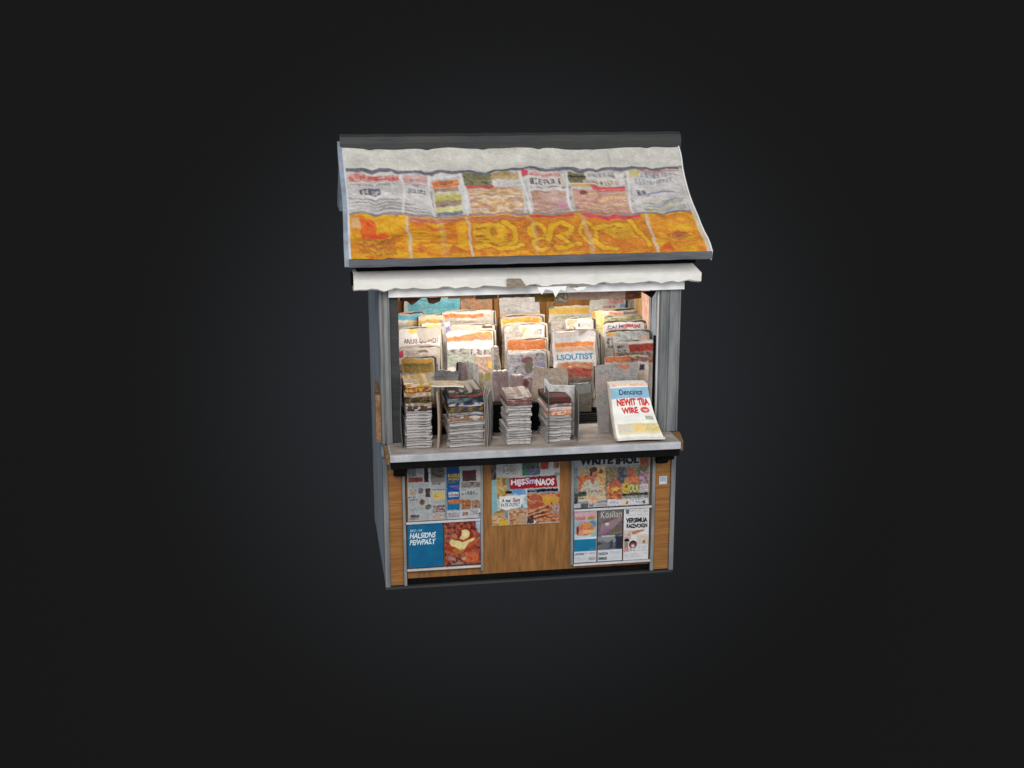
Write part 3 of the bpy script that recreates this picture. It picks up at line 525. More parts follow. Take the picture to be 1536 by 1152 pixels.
c = Canvas(.165, .38, (452,90,815,915), .03, (150,148,150), .0026, 9)
c.photo(452,80,815,490,[(96,88,84),(130,122,118),(120,108,112),(104,98,96)],12,5); c.poly([(500,330),(800,200),(800,260),(660,400),(480,450)],(150,124,134)); c.poly([(470,440),(640,360),(700,330),(560,480),(470,490)],(146,106,140)); c.poly([(520,270),(800,195),(805,205),(530,290)],(130,100,84)); c.ell(585,320,30,24,(190,190,196)); c.poly([(600,470),(730,340),(800,330),(800,440)],(120,104,76)); c.ell(790,370,40,40,(110,100,110))
c.text('Kosllan',490,118,800,225,(196,196,188),.0,.0)
c.photo(452,490,815,735,[(60,66,84),(90,92,104),(120,120,124),(70,72,80)],9,6); c.rect(720,520,815,725,(50,60,86)); c.poly([(452,520),(700,490),(720,590),(690,640),(670,570),(600,620),(520,580),(452,600)],(140,140,142)); c.poly([(500,500),(720,500),(700,520),(510,530)],(176,176,176)); c.ell(560,670,70,50,(110,110,112))
c.rect(452,735,820,930,(196,200,206)); c.text('TANGSOW',458,770,605,815,(60,54,62),.02); c.lines(620,760,790,810,3,(150,152,160)); c.lines(640,840,810,880,3,(170,172,180)); c.photo(455,845,590,890,[(90,100,96),(150,154,150),(60,64,60)],4,3)
poster('poster', (897,933.5), 755, 839, c, 'grey magazine page with ghostly white title, middle of the three lower right sheets', z0=.095, z1=.472, gain=GP)
c = Canvas(.165, .39, (832,75,1195,890), .03, (204,204,206), .0026, 10)
c.photo(860,95,905,160,[(80,84,86),(120,124,124)],3,4); c.lines(910,105,975,140,2,(110,110,112)); c.lines(985,110,1095,150,2,(190,100,110),.95); c.lines(1110,105,1185,150,2,(80,96,92),.95); c.lines(860,178,1175,192,1,(120,124,128),.9,.8,.9)
c.text('VERSIMUA',862,225,1172,302,(26,26,28),.05); c.text('RAIZNOIGN',872,318,1172,385,(26,26,28),.05); c.poly([(950,430),(1130,405),(1135,425),(960,490)],(190,120,66)); c.ell(990,455,44,28,(196,130,84)); c.photo(845,420,945,560,[(206,196,184),(190,150,140),(214,206,200)],5,5)
c.ell(880,575,40,30,(40,30,34)); c.rect(845,590,900,690,(150,130,116)); c.ell(970,640,58,62,(60,44,50)); c.ell(970,650,40,38,(170,70,80)); c.ell(970,665,25,25,(206,190,190)); c.photo(1020,490,1190,640,[(214,206,196),(196,180,160),(206,200,196)],7,5); c.ell(1130,600,22,30,(170,120,84))
c.photo(840,690,905,755,[(196,90,90),(206,150,150)],3,2); c.lines(910,690,1005,755,3,(30,30,36),.9); c.lines(1030,665,1170,755,6,(140,140,146)); c.lines(845,790,925,860,5,(170,170,176)); c.lines(950,785,1080,850,4,(150,150,156)); c.lines(1110,780,1170,800,1,(130,70,70),.9)
c.noise(3,3,3)
poster('poster', (935.5,973), 755, 838, c, 'white newspaper page with bold black double headline, right of the three lower right sheets', z0=.092, z1=.47, gain=GP)
c = Canvas(.05, .06, (0,0,1,1), 0, (200,206,216), .004, 12); c.rect(.1,.1,.9,.7,(160,170,186)); c.lines(.15,.75,.9,.9,1,(120,120,130))
o = link('notice', sheet_mesh('notice', c, flat(.055,.058), .002), None, (at(994.5,719,.011).x, .0115-.003, at(994.5,726,.011).z)); tag(o, 'tiny pale notice card stuck on the right oak side strip', 'notice')
# ==================================================================== PAPERS ON THE WALL AND IN THE RACK
def standing(name, x0, x1, ytop, Y, zb, cv, label, cat, tilt=8, yaw=0, th=.012, wave=.003, gain=.84, group=None, edge=(214,206,196), h=None, curl=0, seed=1, roll=0):
    a, b = at(x0, ytop, Y), at(x1, ytop, Y); b.x = min(b.x, .962 if Y > .35 else 2); zt = (a.z+b.z)/2; w = b.x-a.x
    if h is None: h = zt-zb
    t = math.radians(tilt); L = h/math.cos(t); base = flat(w, L, wave, seed)
    def fn(u, v):
        p = base(u, v); q = 1-v
        rc_ = .012*(max(0, abs(u-.5)*2-.9)/.1)**2 if v < .06 else 0
        p.z -= rc_*(1-v/.06) if v < .06 else 0
        p.z += (.0035*math.sin(seed*1.7+u*7)+.002*math.sin(seed+u*23))*(1-v); p.y += .004*math.sin(seed*2.1+u*5+v*4)+.012*math.sin(seed)*(u-.5)*(1-v); p.x += .003*math.sin(seed*1.3+v*8)
        p.y -= curl*q*q; return p
    me = sheet_mesh(name, cv, fn, th, edge, gain)
    o = link(name, me, None); o.location = ((a.x+b.x)/2, Y-math.sin(t)*L, zt-h+.001); o.rotation_euler = (-t, math.radians(roll), math.radians(yaw))
    tag(o, label, cat, group); return o
def cov(px0, y0, px1, y1, Y, bg, seed, cell=.0036):   # canvas in photo pixels
    s = (at(px1, y0, Y)-at(px0, y0, Y)).x; h = s/(px1-px0)*(y1-y0)
    return Canvas(s, max(h, .02), (px0, y0, px1, y1), 0, bg, cell, seed)
ORG = [(206,96,44),(226,140,60),(236,170,96)]; GRY = [(140,128,120),(170,160,150),(190,182,172),(156,140,132)]
def mag(px0, px1, y0, Y, zb, bg, draw, label, cat='magazine', name='magazine', seed=1, **k):
    zt = at(px0, y0, Y).z; hpx = (zt-zb)/(at(px1,y0,Y).x-at(px0,y0,Y).x)*(px1-px0)
    c = cov(px0, y0, px1, y0+hpx, Y, bg, seed); draw(c)
    for q in range(7):
        ux, uy = c.rng.uniform(px0, max(px0+.5, px1-12)), y0+c.rng.uniform(4, 55); c.lines(ux, uy, min(px1-2, ux+c.rng.uniform(10, 30)), uy+c.rng.uniform(2, 7), int(c.rng.integers(2, 5)), tuple(c.rng.uniform(60, 140, 3)), .7, .4)
    c.warp(1.1,6); c.noise(12,3,2); c.fade(.07, (180,166,150))
    return standing(name, px0, px1, y0, Y, zb, c, label, cat, seed=seed, **k)
WG = 1.0
T1, T2, T3 = 1.25, 1.15, 1.08
NSP = [0]
_mag = mag
def mag(px0, px1, y0, Y, zb, bg, draw, label, cat='magazine', name='magazine', seed=1, **k):
    o = _mag(px0, px1, y0, Y, zb, bg, draw, label, cat, name, seed, **k)
    if px1-px0 > 33 and k.get('tilt', 8) > 3 and Y > .4:
        r = random.Random(seed); colu = 'first' if px0 < 662 else 'second' if px0 < 748 else 'middle' if px0 < 820 else 'fourth' if px0 < 880 else 'last'
        for i in range(3):
            c_ = Canvas(.1, .1, (0,0,1,1), 0, ((196,186,172),(84,74,68),(186,172,154))[i], .01, seed+i)  # middle spare coloured dark to imitate the shaded gap between papers
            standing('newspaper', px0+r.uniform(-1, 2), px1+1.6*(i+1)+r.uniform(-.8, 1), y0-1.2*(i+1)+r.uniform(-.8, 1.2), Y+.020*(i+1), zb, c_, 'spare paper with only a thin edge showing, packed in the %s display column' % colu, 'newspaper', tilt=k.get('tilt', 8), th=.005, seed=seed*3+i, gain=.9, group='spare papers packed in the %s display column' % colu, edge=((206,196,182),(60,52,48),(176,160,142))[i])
    return o
# wall sheets
def d(c): c.rect(598,440,612,480,(206,206,200)); c.photo(612,440,690,480,[(96,176,196),(110,190,206),(150,206,214)],20,5); c.rect(690,440,745,480,(160,134,110)); c.photo(692,440,738,480,[(120,96,80),(180,150,120),(196,130,90),(150,130,110)],4,5)
mag(606, 690, 447, 1.30, 1.45, (120,190,206), d, 'turquoise poster pinned to the back wall at upper left', 'poster', 'poster', 21, tilt=1, th=.004)
def d(c): c.photo(690,440,740,520,[(120,96,80),(180,150,120),(200,130,90),(160,140,120)],4,6)
mag(691, 739, 449, 1.31, 1.45, (160,134,110), d, 'mottled brown picture sheet beside the turquoise wall poster', 'poster', 'poster', 22, tilt=1, th=.004)
def d(c): c.photo(748,446,810,473,[(190,184,184),(206,200,198),(220,214,208)],18,4); c.rect(748,470,810,475,(226,176,130)); c.photo(748,476,810,520,GRY,8,3)
mag(749, 809, 446, 1.31, 1.40, (206,200,198), d, 'pale grey sheet on the back wall between the two oak battens', 'poster', 'poster', 23, tilt=1, th=.004)
def d(c): c.rect(820,445,900,458,(206,214,200)); c.ell(826,458,6,6,(70,150,120)); c.rect(820,462,900,471,(240,190,90)); c.rect(820,472,900,482,(226,220,206)); c.photo(830,474,860,484,[(150,190,160),(226,200,150)],4,2); c.photo(822,484,890,520,GRY,8,3)
mag(823, 886, 459, 1.30, 1.40, (226,214,190), d, 'cream sheet with a yellow band on the back wall below the hole', 'poster', 'poster', 24, tilt=1, th=.004)
def d(c): c.rect(885,450,925,470,(214,210,196)); c.rect(892,457,958,468,(232,228,230)); c.lines(904,459,924,465,1,(206,90,90),.95,.8,.9); c.rect(930,456,960,466,(130,176,214)); c.photo(910,449,935,455,[(226,130,130),(230,214,206)],3,2); c.ell(872,455,4,4,(70,150,110))
mag(884, 938, 449, 1.28, 1.35, (226,222,220), d, 'white sheet with red wording and a blue corner at the wall top right', 'poster', 'poster', 25, tilt=2, th=.006)
# column A
def d(c): c.rect(596,473,634,480,(110,190,220)); c.rect(596,480,666,484,(236,232,220)); c.rect(612,483,650,488,(236,206,120)); c.photo(596,488,660,560,GRY,9,4)
mag(596, 634, 472, 1.10, T1, (200,190,176), d, 'magazine with a sky blue masthead in the top left of the rack', seed=31, tilt=6)
def d(c): c.photo(625,475,665,560,GRY,9,4); c.rect(620,474,665,480,(226,214,176)); c.photo(628,480,660,486,[(236,196,90),(226,160,84)],6,2)
mag(628, 668, 474, 1.06, T1, (196,186,172), d, 'taupe magazine with a thin yellow strip beside the sky blue masthead', seed=32, tilt=6)
def d(c): c.photo(640,487,660,498,[(240,214,90),(246,230,150)],6,4); c.rect(660,485,667,560,(226,226,222)); c.rect(632,499,660,520,(226,214,200))
mag(633, 664, 485, .92, T2, (232,226,214), d, 'small magazine with a lemon yellow cover block near the left post', seed=33, tilt=6, th=.03)
def d(c): c.rect(664,480,675,498,(210,200,200)); c.rect(667,490,674,500,(130,120,180)); c.rect(667,500,674,506,(206,70,80))
mag(664, 675, 483, .90, T2, (206,196,190), d, 'narrow magazine with violet and red spine between two wider covers', seed=34, tilt=6)
def d(c): c.photo(612,493,640,499,[(236,206,110),(230,190,90)],5,2); c.text('ANUIS QENRSS?',605,508,657,516.5,(120,76,72),.01); c.rect(603,519,650,521.5,(196,70,80)); c.rect(598,522,665,540,(216,206,198))
mag(598, 660, 493, .78, T2, (230,224,218), d, 'white newspaper with thin brown title lettering and a red rule, left column', 'newspaper', 'newspaper', 35, tilt=8, curl=-.02)
def d(c): c.rect(599,524,605,535,(206,70,84)); c.lines(608,526,628,534,2,(130,100,100),.95); c.rect(628,526,642,530,(130,110,84)); c.photo(610,532,658,545,[(220,196,180),(206,180,160),(226,214,206)],6,3); c.photo(598,546,660,560,[(120,96,110),(190,180,170)],6,3)
mag(599, 657, 522, .62, T3, (224,208,198), d, 'pinkish newspaper with a small red corner block below the thin brown title', 'newspaper', 'newspaper', 36, tilt=8)
def d(c): c.rect(604,540,650,546,(222,160,60)); c.photo(605,546,649,559,[(150,110,40),(206,150,50),(110,96,50),(226,170,70)],6,3); c.rect(605,545,648,550,(110,100,60),.7); c.photo(604,560,655,600,[(226,226,190),(206,200,180),(150,140,130)],8,4)
mag(603, 650, 538, .44, T3, (214,170,90), d, 'magazine with an amber framed landscape cover low in the left column', seed=37, tilt=8)
# column B
def d(c): c.rect(662,468,736,472,(230,220,206)); c.photo(664,471,725,477,[(226,120,66),(232,150,90),(206,84,60)],8,2); c.rect(685,477,715,480,(236,220,210)); c.photo(662,481,740,560,GRY,10,4)
mag(663, 739, 468, 1.08, T1, (190,178,166), d, 'wide taupe magazine with an orange masthead in the top second column', seed=41, tilt=6, th=.03)
def d(c): c.rect(672,480,742,486,(190,178,164)); c.lines(676,495,730,499,1,(120,104,96),.9,.7,.9); c.rect(723,490,738,496,(90,70,56)); c.photo(670,499,745,540,GRY,8,4)
mag(672, 741, 489, .92, T2, (196,184,170), d, 'taupe newspaper with faded title and a dark block behind the orange banner', 'newspaper', 'newspaper', 42, tilt=6)
def d(c): c.poly([(668,506),(738,497),(738,511),(670,512)],(236,140,84)); c.photo(680,503,736,510,[(240,150,90),(226,110,84),(240,170,120)],12,2); c.rect(668,512,740,522,(230,224,220)); c.glyphs(700,525,737,533,8,(90,76,80),.85); c.photo(670,523,704,532,[(70,70,60),(150,150,140),(190,180,170)],5,2); c.photo(670,533,712,550,[(170,176,164),(140,144,130),(200,196,180)],12,2)
def d2(c): d(c); c.rect(712,533,738,535,(230,214,200)); c.photo(712,536,738,560,[(190,160,150),(150,120,120),(216,180,150),(170,140,110)],6,4); c.ell(735,548,5,6,(236,180,80)); c.photo(668,560,742,600,[(110,100,90),(170,160,120),(90,80,80)],8,4)
mag(670, 738, 498, .74, T2, (222,212,204), d2, 'large white newspaper with a peach orange banner in the second column', 'newspaper', 'newspaper', 43, tilt=8)
def d(c): c.photo(640,540,705,600,[(110,108,110),(130,128,128),(90,88,92)],18,2)
mag(649, 684, 556, .34, T3, (116,114,116), d, 'dull grey newspaper back standing behind the two left counter piles', 'newspaper', 'newspaper', 44, tilt=10, yaw=-6, roll=3, h=.22)
def d(c): c.photo(680,540,715,600,[(140,120,120),(120,104,104),(160,140,136)],6,4); c.rect(684,545,687,600,(30,26,26))
mag(684, 706, 543, .40, T3, (140,122,120), d, 'mauve grey newspaper standing upright left of the white page fan', 'newspaper', 'newspaper', 45, tilt=6)
for i in range(4):
    def d(c): c.photo(690,530,730,600,[(206,200,196),(170,166,160),(226,220,214)],2,12)
    o = mag(702+i*2.6, 712+i*2.6, 538+i*3, .36-i*.03, T3, (206,200,194), d, 'loose white page fanned upright behind the second counter pile', 'newspaper page', 'newspaper_page', 46+i, tilt=6, yaw=50, roll=-6+i*4, th=.003, group='loose pages fanned behind the second pile', h=.24)
def d(c): c.rect(728,560,748,572,(176,160,90)); c.photo(726,572,750,610,[(206,196,184),(170,160,150),(190,180,160)],6,5)
mag(726, 746, 559, .35, T3, (196,184,160), d, 'olive topped magazine standing between the second and third columns', seed=51, tilt=7)
def d(c): c.photo(740,520,752,600,[(170,160,150),(110,100,96),(196,176,150)],4,6)
mag(738, 749, 520, .62, T3, (176,164,154), d, 'slim grey magazine leaning on the left oak batten', seed=52, tilt=5, th=.03)
# column C
def d(c): c.rect(750,474,815,477,(190,170,160)); c.photo(755,477,811,486,[(244,170,70),(240,150,50),(246,190,110)],9,3); c.photo(785,482,808,489,[(226,110,50),(240,160,70)],3,3); c.photo(750,490,815,540,GRY,7,4)
mag(752, 812, 475, 1.06, T1, (236,190,130), d, 'magazine with a bright orange header in the middle column', seed=61, tilt=6)
def d(c): c.photo(756,487,782,505,[(176,166,156),(190,180,170),(150,146,140)],6,4); c.rect(780,490,786,498,(240,236,226)); c.rect(786,488,815,502,(234,222,210)); c.photo(782,492,797,504,[(226,160,100),(236,200,160)],4,3); c.glyphs(796,494,813,503,5,(120,114,116),.75); c.photo(757,505,818,512,[(190,184,184),(170,166,166)],8,2)
mag(756, 816, 488, .88, T2, (214,202,190), d, 'crumpled newspaper with a small orange picture and grey lettering, middle column', 'newspaper', 'newspaper', 62, tilt=8, wave=.008)
def d(c): c.photo(760,512,820,526,[(176,84,40),(206,110,56),(150,90,50),(214,130,84)],7,3); c.rect(760,526,820,529,(216,200,184)); c.photo(760,530,820,600,[(120,114,120),(160,152,156),(140,124,124)],7,5)
mag(761, 818, 510, .74, T2, (190,120,80), d, 'newspaper with a rust red picture band in the middle column', 'newspaper', 'newspaper', 63, tilt=8)
def d(c): c.photo(760,528,822,600,[(110,108,118),(150,146,154),(176,170,176),(96,84,88)],7,6); c.ell(790,540,9,5,(120,70,76)); c.ell(793,551,7,10,(104,96,80)); c.rect(760,528,822,531,(206,200,198)); c.rect(806,545,817,560,(130,124,150))
mag(761, 818, 528, .56, T3, (150,146,152), d, 'blue grey picture newspaper standing low in the middle column', 'newspaper', 'newspaper', 64, tilt=8)
for i, (a, b, y, Y, lb) in enumerate(((740, 766, 556, .33, 'rosy grey folded newspaper back, leftmost behind the third pile'), (762, 782, 562, .30, 'rosy grey folded newspaper with a white upper edge behind the third pile'), (779, 798, 566, .28, 'rosy newspaper with a dark red oval behind the third pile'))):
    def d(c):
        c.photo(a-2,y,b+2,y+60,[(136,112,114),(150,128,128),(164,140,138)],6,8); c.rect(a,y,b,y+1.6,(226,218,210)); 
        if i == 2: c.ell(787,575,4,6,(110,50,50))
        c.lines(a+2,y+6,b-2,y+40,9,(120,100,104),.6,.4)
    mag(a, b, y, Y, 1.091, (150,126,126), d, lb, 'newspaper', 'newspaper', 70+i, tilt=9, wave=.008, th=.03, roll=(-2,3,2)[i], yaw=(4,-8,5)[i])
# column D
def d(c): c.photo(820,470,855,560,GRY,8,4)
mag(822, 850, 478, 1.05, T1, (190,178,166), d, 'plain taupe newspaper back right of the right oak batten', 'newspaper', 'newspaper', 81, tilt=6, roll=5)
def d(c): c.rect(848,477,895,481,(232,222,212)); c.photo(850,480,866,486,[(240,150,110),(236,180,150)],5,2); c.photo(850,486,862,498,[(130,120,96),(220,210,196),(40,36,34)],3,5); c.rect(862,484,895,500,(220,208,202)); c.rect(866,485,869,489,(90,84,84))
mag(849, 889, 479, .86, T2, (226,214,206), d, 'rounded white newspaper with a small dark picture above the tall striped pile', 'newspaper', 'newspaper', 82, tilt=8, wave=.006, th=.03)
def d(c):
    c.rect(829,497,895,512,(220,212,208)); c.rect(840,498,880,501,(232,196,180)); c.rect(829,503,895,504.5,(206,196,190)); c.photo(833,513,891,520,[(226,120,50),(236,140,70),(214,110,56)],10,2); c.photo(833,521,891,527,[(206,180,150),(216,150,110),(200,190,176)],12,2)
    c.rect(832,528,893,541,(206,206,206)); c.text('LSOUTIST',834,530.5,889,539.5,(84,140,168),.03); c.photo(834,542,890,560,[(206,190,176),(190,180,170)],8,3)
mag(829, 893, 497, .46, 1.38, (220,210,202), d, 'tall newspaper with orange bands and blue title lettering, topping the striped pile', 'newspaper', 'newspaper', 83, tilt=9, th=.012, gain=1.12)
def d(c): c.photo(838,545,888,553,[(226,150,100),(214,110,70),(220,190,160)],10,2); c.photo(836,553,888,566,[(120,90,76),(176,60,50),(200,80,64),(150,110,90)],8,4); c.photo(836,566,888,580,[(110,96,90),(150,136,126)],8,3); c.rect(836,574,888,586,(150,152,152)); c.photo(836,586,888,610,[(110,96,60),(140,130,120)],8,4)
mag(835, 889, 543, .42, 1.15, (206,180,160), d, 'newspaper with a red tomato picture in the middle of the striped pile', 'newspaper', 'newspaper', 84, tilt=6)
def d(c): c.rect(836,575,888,590,(146,150,150)); c.rect(836,574,888,576,(60,56,54)); c.rect(836,590,888,592,(130,110,50)); c.photo(836,592,888,625,[(110,104,96),(140,132,122)],8,4)
mag(836, 887, 575, .37, 1.075, (140,140,138), d, 'plain pale grey newspaper at the foot of the striped pile', 'newspaper', 'newspaper', 85, tilt=6)
for i in range(5):
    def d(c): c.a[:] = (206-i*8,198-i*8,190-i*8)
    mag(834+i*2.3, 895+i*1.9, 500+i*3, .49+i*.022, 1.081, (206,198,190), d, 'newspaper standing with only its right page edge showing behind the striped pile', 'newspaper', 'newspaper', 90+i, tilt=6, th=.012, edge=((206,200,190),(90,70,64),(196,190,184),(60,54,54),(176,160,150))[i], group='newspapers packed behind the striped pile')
# low wire tray under the striped pile
tr = empty('newspaper_tray', (.40, .33, ZC)); tag(tr, 'low black wire tray on the counter under the striped newspaper pile', 'tray')
for k in range(5): MB().box(-.125, .125, -.03-.0*k, -.022, .006+k*.014, .011+k*.014).build('wire', M_DARK, tr)
for s in (-.128, .125): MB().box(s, s+.005, -.03, .07, .001, .08).build('side_frame', M_DARK, tr)
MB().box(-.122, .122, -.015, .068, .002, .064).build('tray_base', M_BLACK, tr)
def d(c): c.photo(780,545,850,620,[(160,140,130),(176,160,140),(150,134,124)],6,6); c.lines(795,556,845,600,16,(130,116,100),.8,.45); c.rect(790,548,850,549.5,(230,224,214)); c.rect(780,560,797,600,(170,130,124),.5)
mag(794, 847, 552, .215, 1.2, (168,152,136), d, 'tilted taupe newspaper with dense faint columns right of the third pile', 'newspaper', 'newspaper', 101, tilt=14, wave=.010, roll=7, th=.015)
# column E
def d(c): c.rect(886,467,893,520,(240,150,60)); c.photo(893,467,908,500,[(246,230,140),(250,240,190),(240,214,90)],5,5); c.rect(905,467,967,470,(240,230,214)); c.photo(916,468,940,474,[(226,110,80),(236,190,160),(230,160,130)],6,2); c.photo(940,467,967,477,[(130,130,120),(150,150,140)],8,3)
mag(888, 966, 466, .92, T2, (236,222,200), d, 'wide magazine with a yellow left side and orange edge in the right column', seed=111, tilt=6, th=.03)
def d(c): c.photo(905,476,970,484,[(226,214,150),(180,176,110),(120,130,100),(206,206,170)],9,2); c.rect(905,484,970,486,(236,232,224))
mag(908, 966, 476, .78, T2, (220,214,180), d, 'magazine with an olive landscape strip in the right column', seed=112, tilt=6)
def d(c): c.text('CAI M',911,487,934,492,(90,104,150),.02); c.text('TEMERSAE',933,487,960,492,(196,50,60),.03); c.rect(910,493,940,495,(232,140,110)); c.rect(905,496,970,530,(226,216,210))
mag(906, 966, 484, .66, T3, (236,232,230), d, 'white newspaper with blue and red masthead words in the right column', 'newspaper', 'newspaper', 113, tilt=7)
def d(c): c.photo(911,499,925,503,[(240,200,90),(236,150,80)],4,2); c.photo(925,498,975,512,[(214,214,210),(130,134,134),(226,226,222),(170,172,170)],5,3); c.poly([(945,512),(975,500),(978,520),(945,520)],(222,180,160)); c.glyphs(911,506,921,520,2,(60,56,56),.8); c.photo(909,520,925,545,[(140,130,124),(190,180,170)],4,4)
mag(909, 974, 498, .55, T3, (206,200,196), d, 'newspaper with a grey and white picture and pink corner, right column', 'newspaper', 'newspaper', 114, tilt=7)
def d(c): c.glyphs(926,518,940,522,6,(50,48,50),.85); c.glyphs(926,524,938,527,5,(60,56,58),.8); c.photo(943,516,982,527,[(150,40,34),(190,56,44),(120,44,40)],9,3); c.photo(925,528,980,541,[(120,104,90),(160,146,130),(90,80,76),(150,60,50)],5,3); c.rect(924,513,982,515.5,(236,228,222)); c.photo(905,528,924,540,[(200,84,50),(214,110,70)],4,3); c.rect(924,541,982,545,(200,70,50))
mag(922, 982, 513, .43, T3, (190,180,172), d, 'newspaper with a dark red banner and black lettering nearest the right post', 'newspaper', 'newspaper', 115, tilt=7)
def d(c): c.photo(907,534,945,543,[(226,120,70),(236,150,100),(190,80,50)],6,2); c.photo(945,536,978,543,[(236,180,50),(110,70,120),(220,150,60)],4,3); c.rect(907,543,978,560,(220,206,196)); c.rect(958,548,966,556,(50,50,70)); c.poly([(966,546),(972,546),(972,600),(968,600)],(236,214,200))
mag(907, 972, 534, .34, ZC, (216,196,180), d, 'magazine with orange and yellow top strip behind the grey leaning newspapers', seed=116, tilt=6)
def d(c): c.photo(890,545,970,620,[(150,146,144),(166,160,156),(136,132,134)],6,6); c.lines(900,552,955,600,14,(130,124,124),.8,.35); c.poly([(925,548),(945,549),(938,556)],(206,110,70)); c.rect(893,560,915,585,(180,150,140),.4)
mag(895, 957, 546, .12, ZC, (156,150,148), d, 'plain grey newspaper with a small orange mark behind the displayed front page', 'newspaper', 'newspaper', 117, tilt=9, wave=.006, th=.02, roll=-1)
# papers clipped along the right wall
for i, (Y0, Y1, zt, zb, cc, lb) in enumerate(((.62, .80, 1.93, 1.50, [(226,170,150),(236,200,180),(206,130,110)], 'tall pink magazine clipped to the inner right wall nearest the post'), (.84, 1.00, 1.90, 1.60, [(180,130,70),(206,160,100)], 'brown covered magazine clipped in the middle of the right wall'), (1.04, 1.22, 1.90, 1.6, [(206,196,160),(120,110,90),(226,214,180)], 'pale striped magazine clipped furthest back on the right wall'))):
    c = Canvas(Y1-Y0, zt-zb, (0,0,1,1), 0, cc[0], .005, 130+i); c.photo(0,0,1,1,cc,4,14)
    me = sheet_mesh('magazine', c, flat(Y1-Y0, zt-zb, .002, i), .015); o = link('magazine', me, None, (.952, (Y0+Y1)/2, zb)); o.rotation_euler = (0, 0, -math.pi/2); tag(o, lb, 'magazine')
# hanging strip of magazines under the header
def strip(px0, px1, y0, y1, Y, pal, label, seed, roll=0, name='hanging_flyer', cat='flyer'):
    a, b = at(px0, y1, Y), at(px1, y1, Y); zt = at(px0, y0, Y).z; w = b.x-a.x; h = zt-a.z
    c = Canvas(w, h, (0,0,1,1), 0, pal[0], .0045, seed); c.photo(0,0,1,1,pal,7,3)
    o = link(name, sheet_mesh(name, c, flat(w, h, .004, seed), .006), None, ((a.x+b.x)/2, Y, a.z)); o.rotation_euler = (0, math.radians(roll), 0); tag(o, label, cat)
strip(672, 712, 438, 448, .14, [(196,150,120),(206,170,140),(150,110,90)], 'peach flyer hanging under the white beam, leftmost of the flyers', 141)
strip(713, 746, 436, 449, .15, [(96,84,70),(130,110,90),(80,76,64)], 'olive brown flyer hanging under the white beam beside the peach one', 142)
strip(748, 802, 436, 447, .16, [(60,56,46),(110,100,84),(150,140,120)], 'dark narrow flyer hanging under the middle of the white beam', 143)
strip(802, 832, 436, 453, .12, [(150,110,40),(120,90,34),(176,130,60)], 'mustard flyer hanging under the white beam near its torn patch', 144)
strip(832, 850, 434, 455, .08, [(190,176,150),(120,100,70),(214,206,190)], 'crumpled cream scrap hanging beside the mustard flyer', 145, 6)
strip(852, 938, 434, 450, .14, [(176,160,146),(190,170,156),(206,150,130),(160,146,130)], 'long taupe and salmon flyer hanging under the right half of the beam', 146)
strip(938, 962, 433, 449, .16, [(150,90,60),(110,60,44),(176,120,84)], 'russet flyer hanging at the right end under the beam', 147, -4)
for i, (pts, lb) in enumerate((([(600,447),(632,447),(618,458),(610,452),(600,452)], 'torn dark brown scrap hanging at the left end under the beam'), ([(640,447),(662,446),(660,452),(650,456),(643,455)], 'small ragged brown scrap hanging second from the left under the beam'), ([(960,437),(985,436),(978,447),(968,441)], 'black torn scrap hanging beside the right post'))):
    tag(patch('paper_scrap', pts, .05, M_SCRAP if i < 2 else M_BLACK, None, .006), lb, 'paper scrap')
# ==================================================================== COUNTER PILES
def folded(w, dpt, h, pal, seed, printed=False):
    """folded newspaper: rounded fold at the front with leaf ridges, lying flat"""
    r = np.random.default_rng(seed); nx, nl = 36, (5 if h < .022 else 8); V = []; C = []; Fc = []
    ph = r.uniform(0, 6, 4); rag = r.uniform(-.009, .009, nl+1)
    prof = []
    for k in range(nl+1):
        t = k/nl; z = h*t; y = -.010*math.sin(math.pi*t)**.6+(.0022 if k % 2 else 0)+rag[k]*.3
        prof.append((y, z))
    n = len(prof)+2
    P = np.array([lin(p) for p in pal]); cn = r.random((nx+1, n))
    blk = vnoise(n, nx+1, 3.5, 4.5, r).T
    for i in range(nx+1):
        t = i/nx; x = (t-.5)*w; sag = .0022*math.sin(ph[0]+t*5)+.0012*math.sin(ph[1]+t*11)
        rows = [(dpt, 0)]+prof+[(dpt, h)]
        for j, (y, z) in enumerate(rows):
            V.append((x+(.0018*math.sin(ph[2]+z*260)+.0012*math.sin(ph[3]+z*700)), y+sag*.6*(y < .05), max(0, z+sag*(z > 0))))
            k = int(min(.999, blk[i, j])*len(P)) if printed else 0
            f = .80+.25*cn[i, j] if printed else (.62 if j % 2 else 1.0)*(.82+.22*cn[i, j])*(1-.25*(blk[i, j] > .7))
            c = P[k]*f; C.append((c[0], c[1], c[2], 1))
    for i in range(nx):
        for j in range(n):
            a, b = i*n+j, i*n+(j+1) % n; Fc.append((a, a+n, b+n, b))
    Fc.append(tuple(range(n))); Fc.append(tuple(nx*n+j for j in range(n))[::-1])
    me = bpy.data.meshes.new('folded_newspaper'); me.from_pydata(V, [], Fc)
    a_ = me.color_attributes.new('Col', 'FLOAT_COLOR', 'POINT'); a_.data.foreach_set('color', np.array(C, dtype=np.float32).ravel())
    me.materials.append(M_PAPER); me.update(); bm = bmesh.new(); bm.from_mesh(me); bmesh.ops.recalc_face_normals(bm, faces=bm.faces); bm.to_mesh(me); bm.free(); return me
PL = [(206,203,206)]
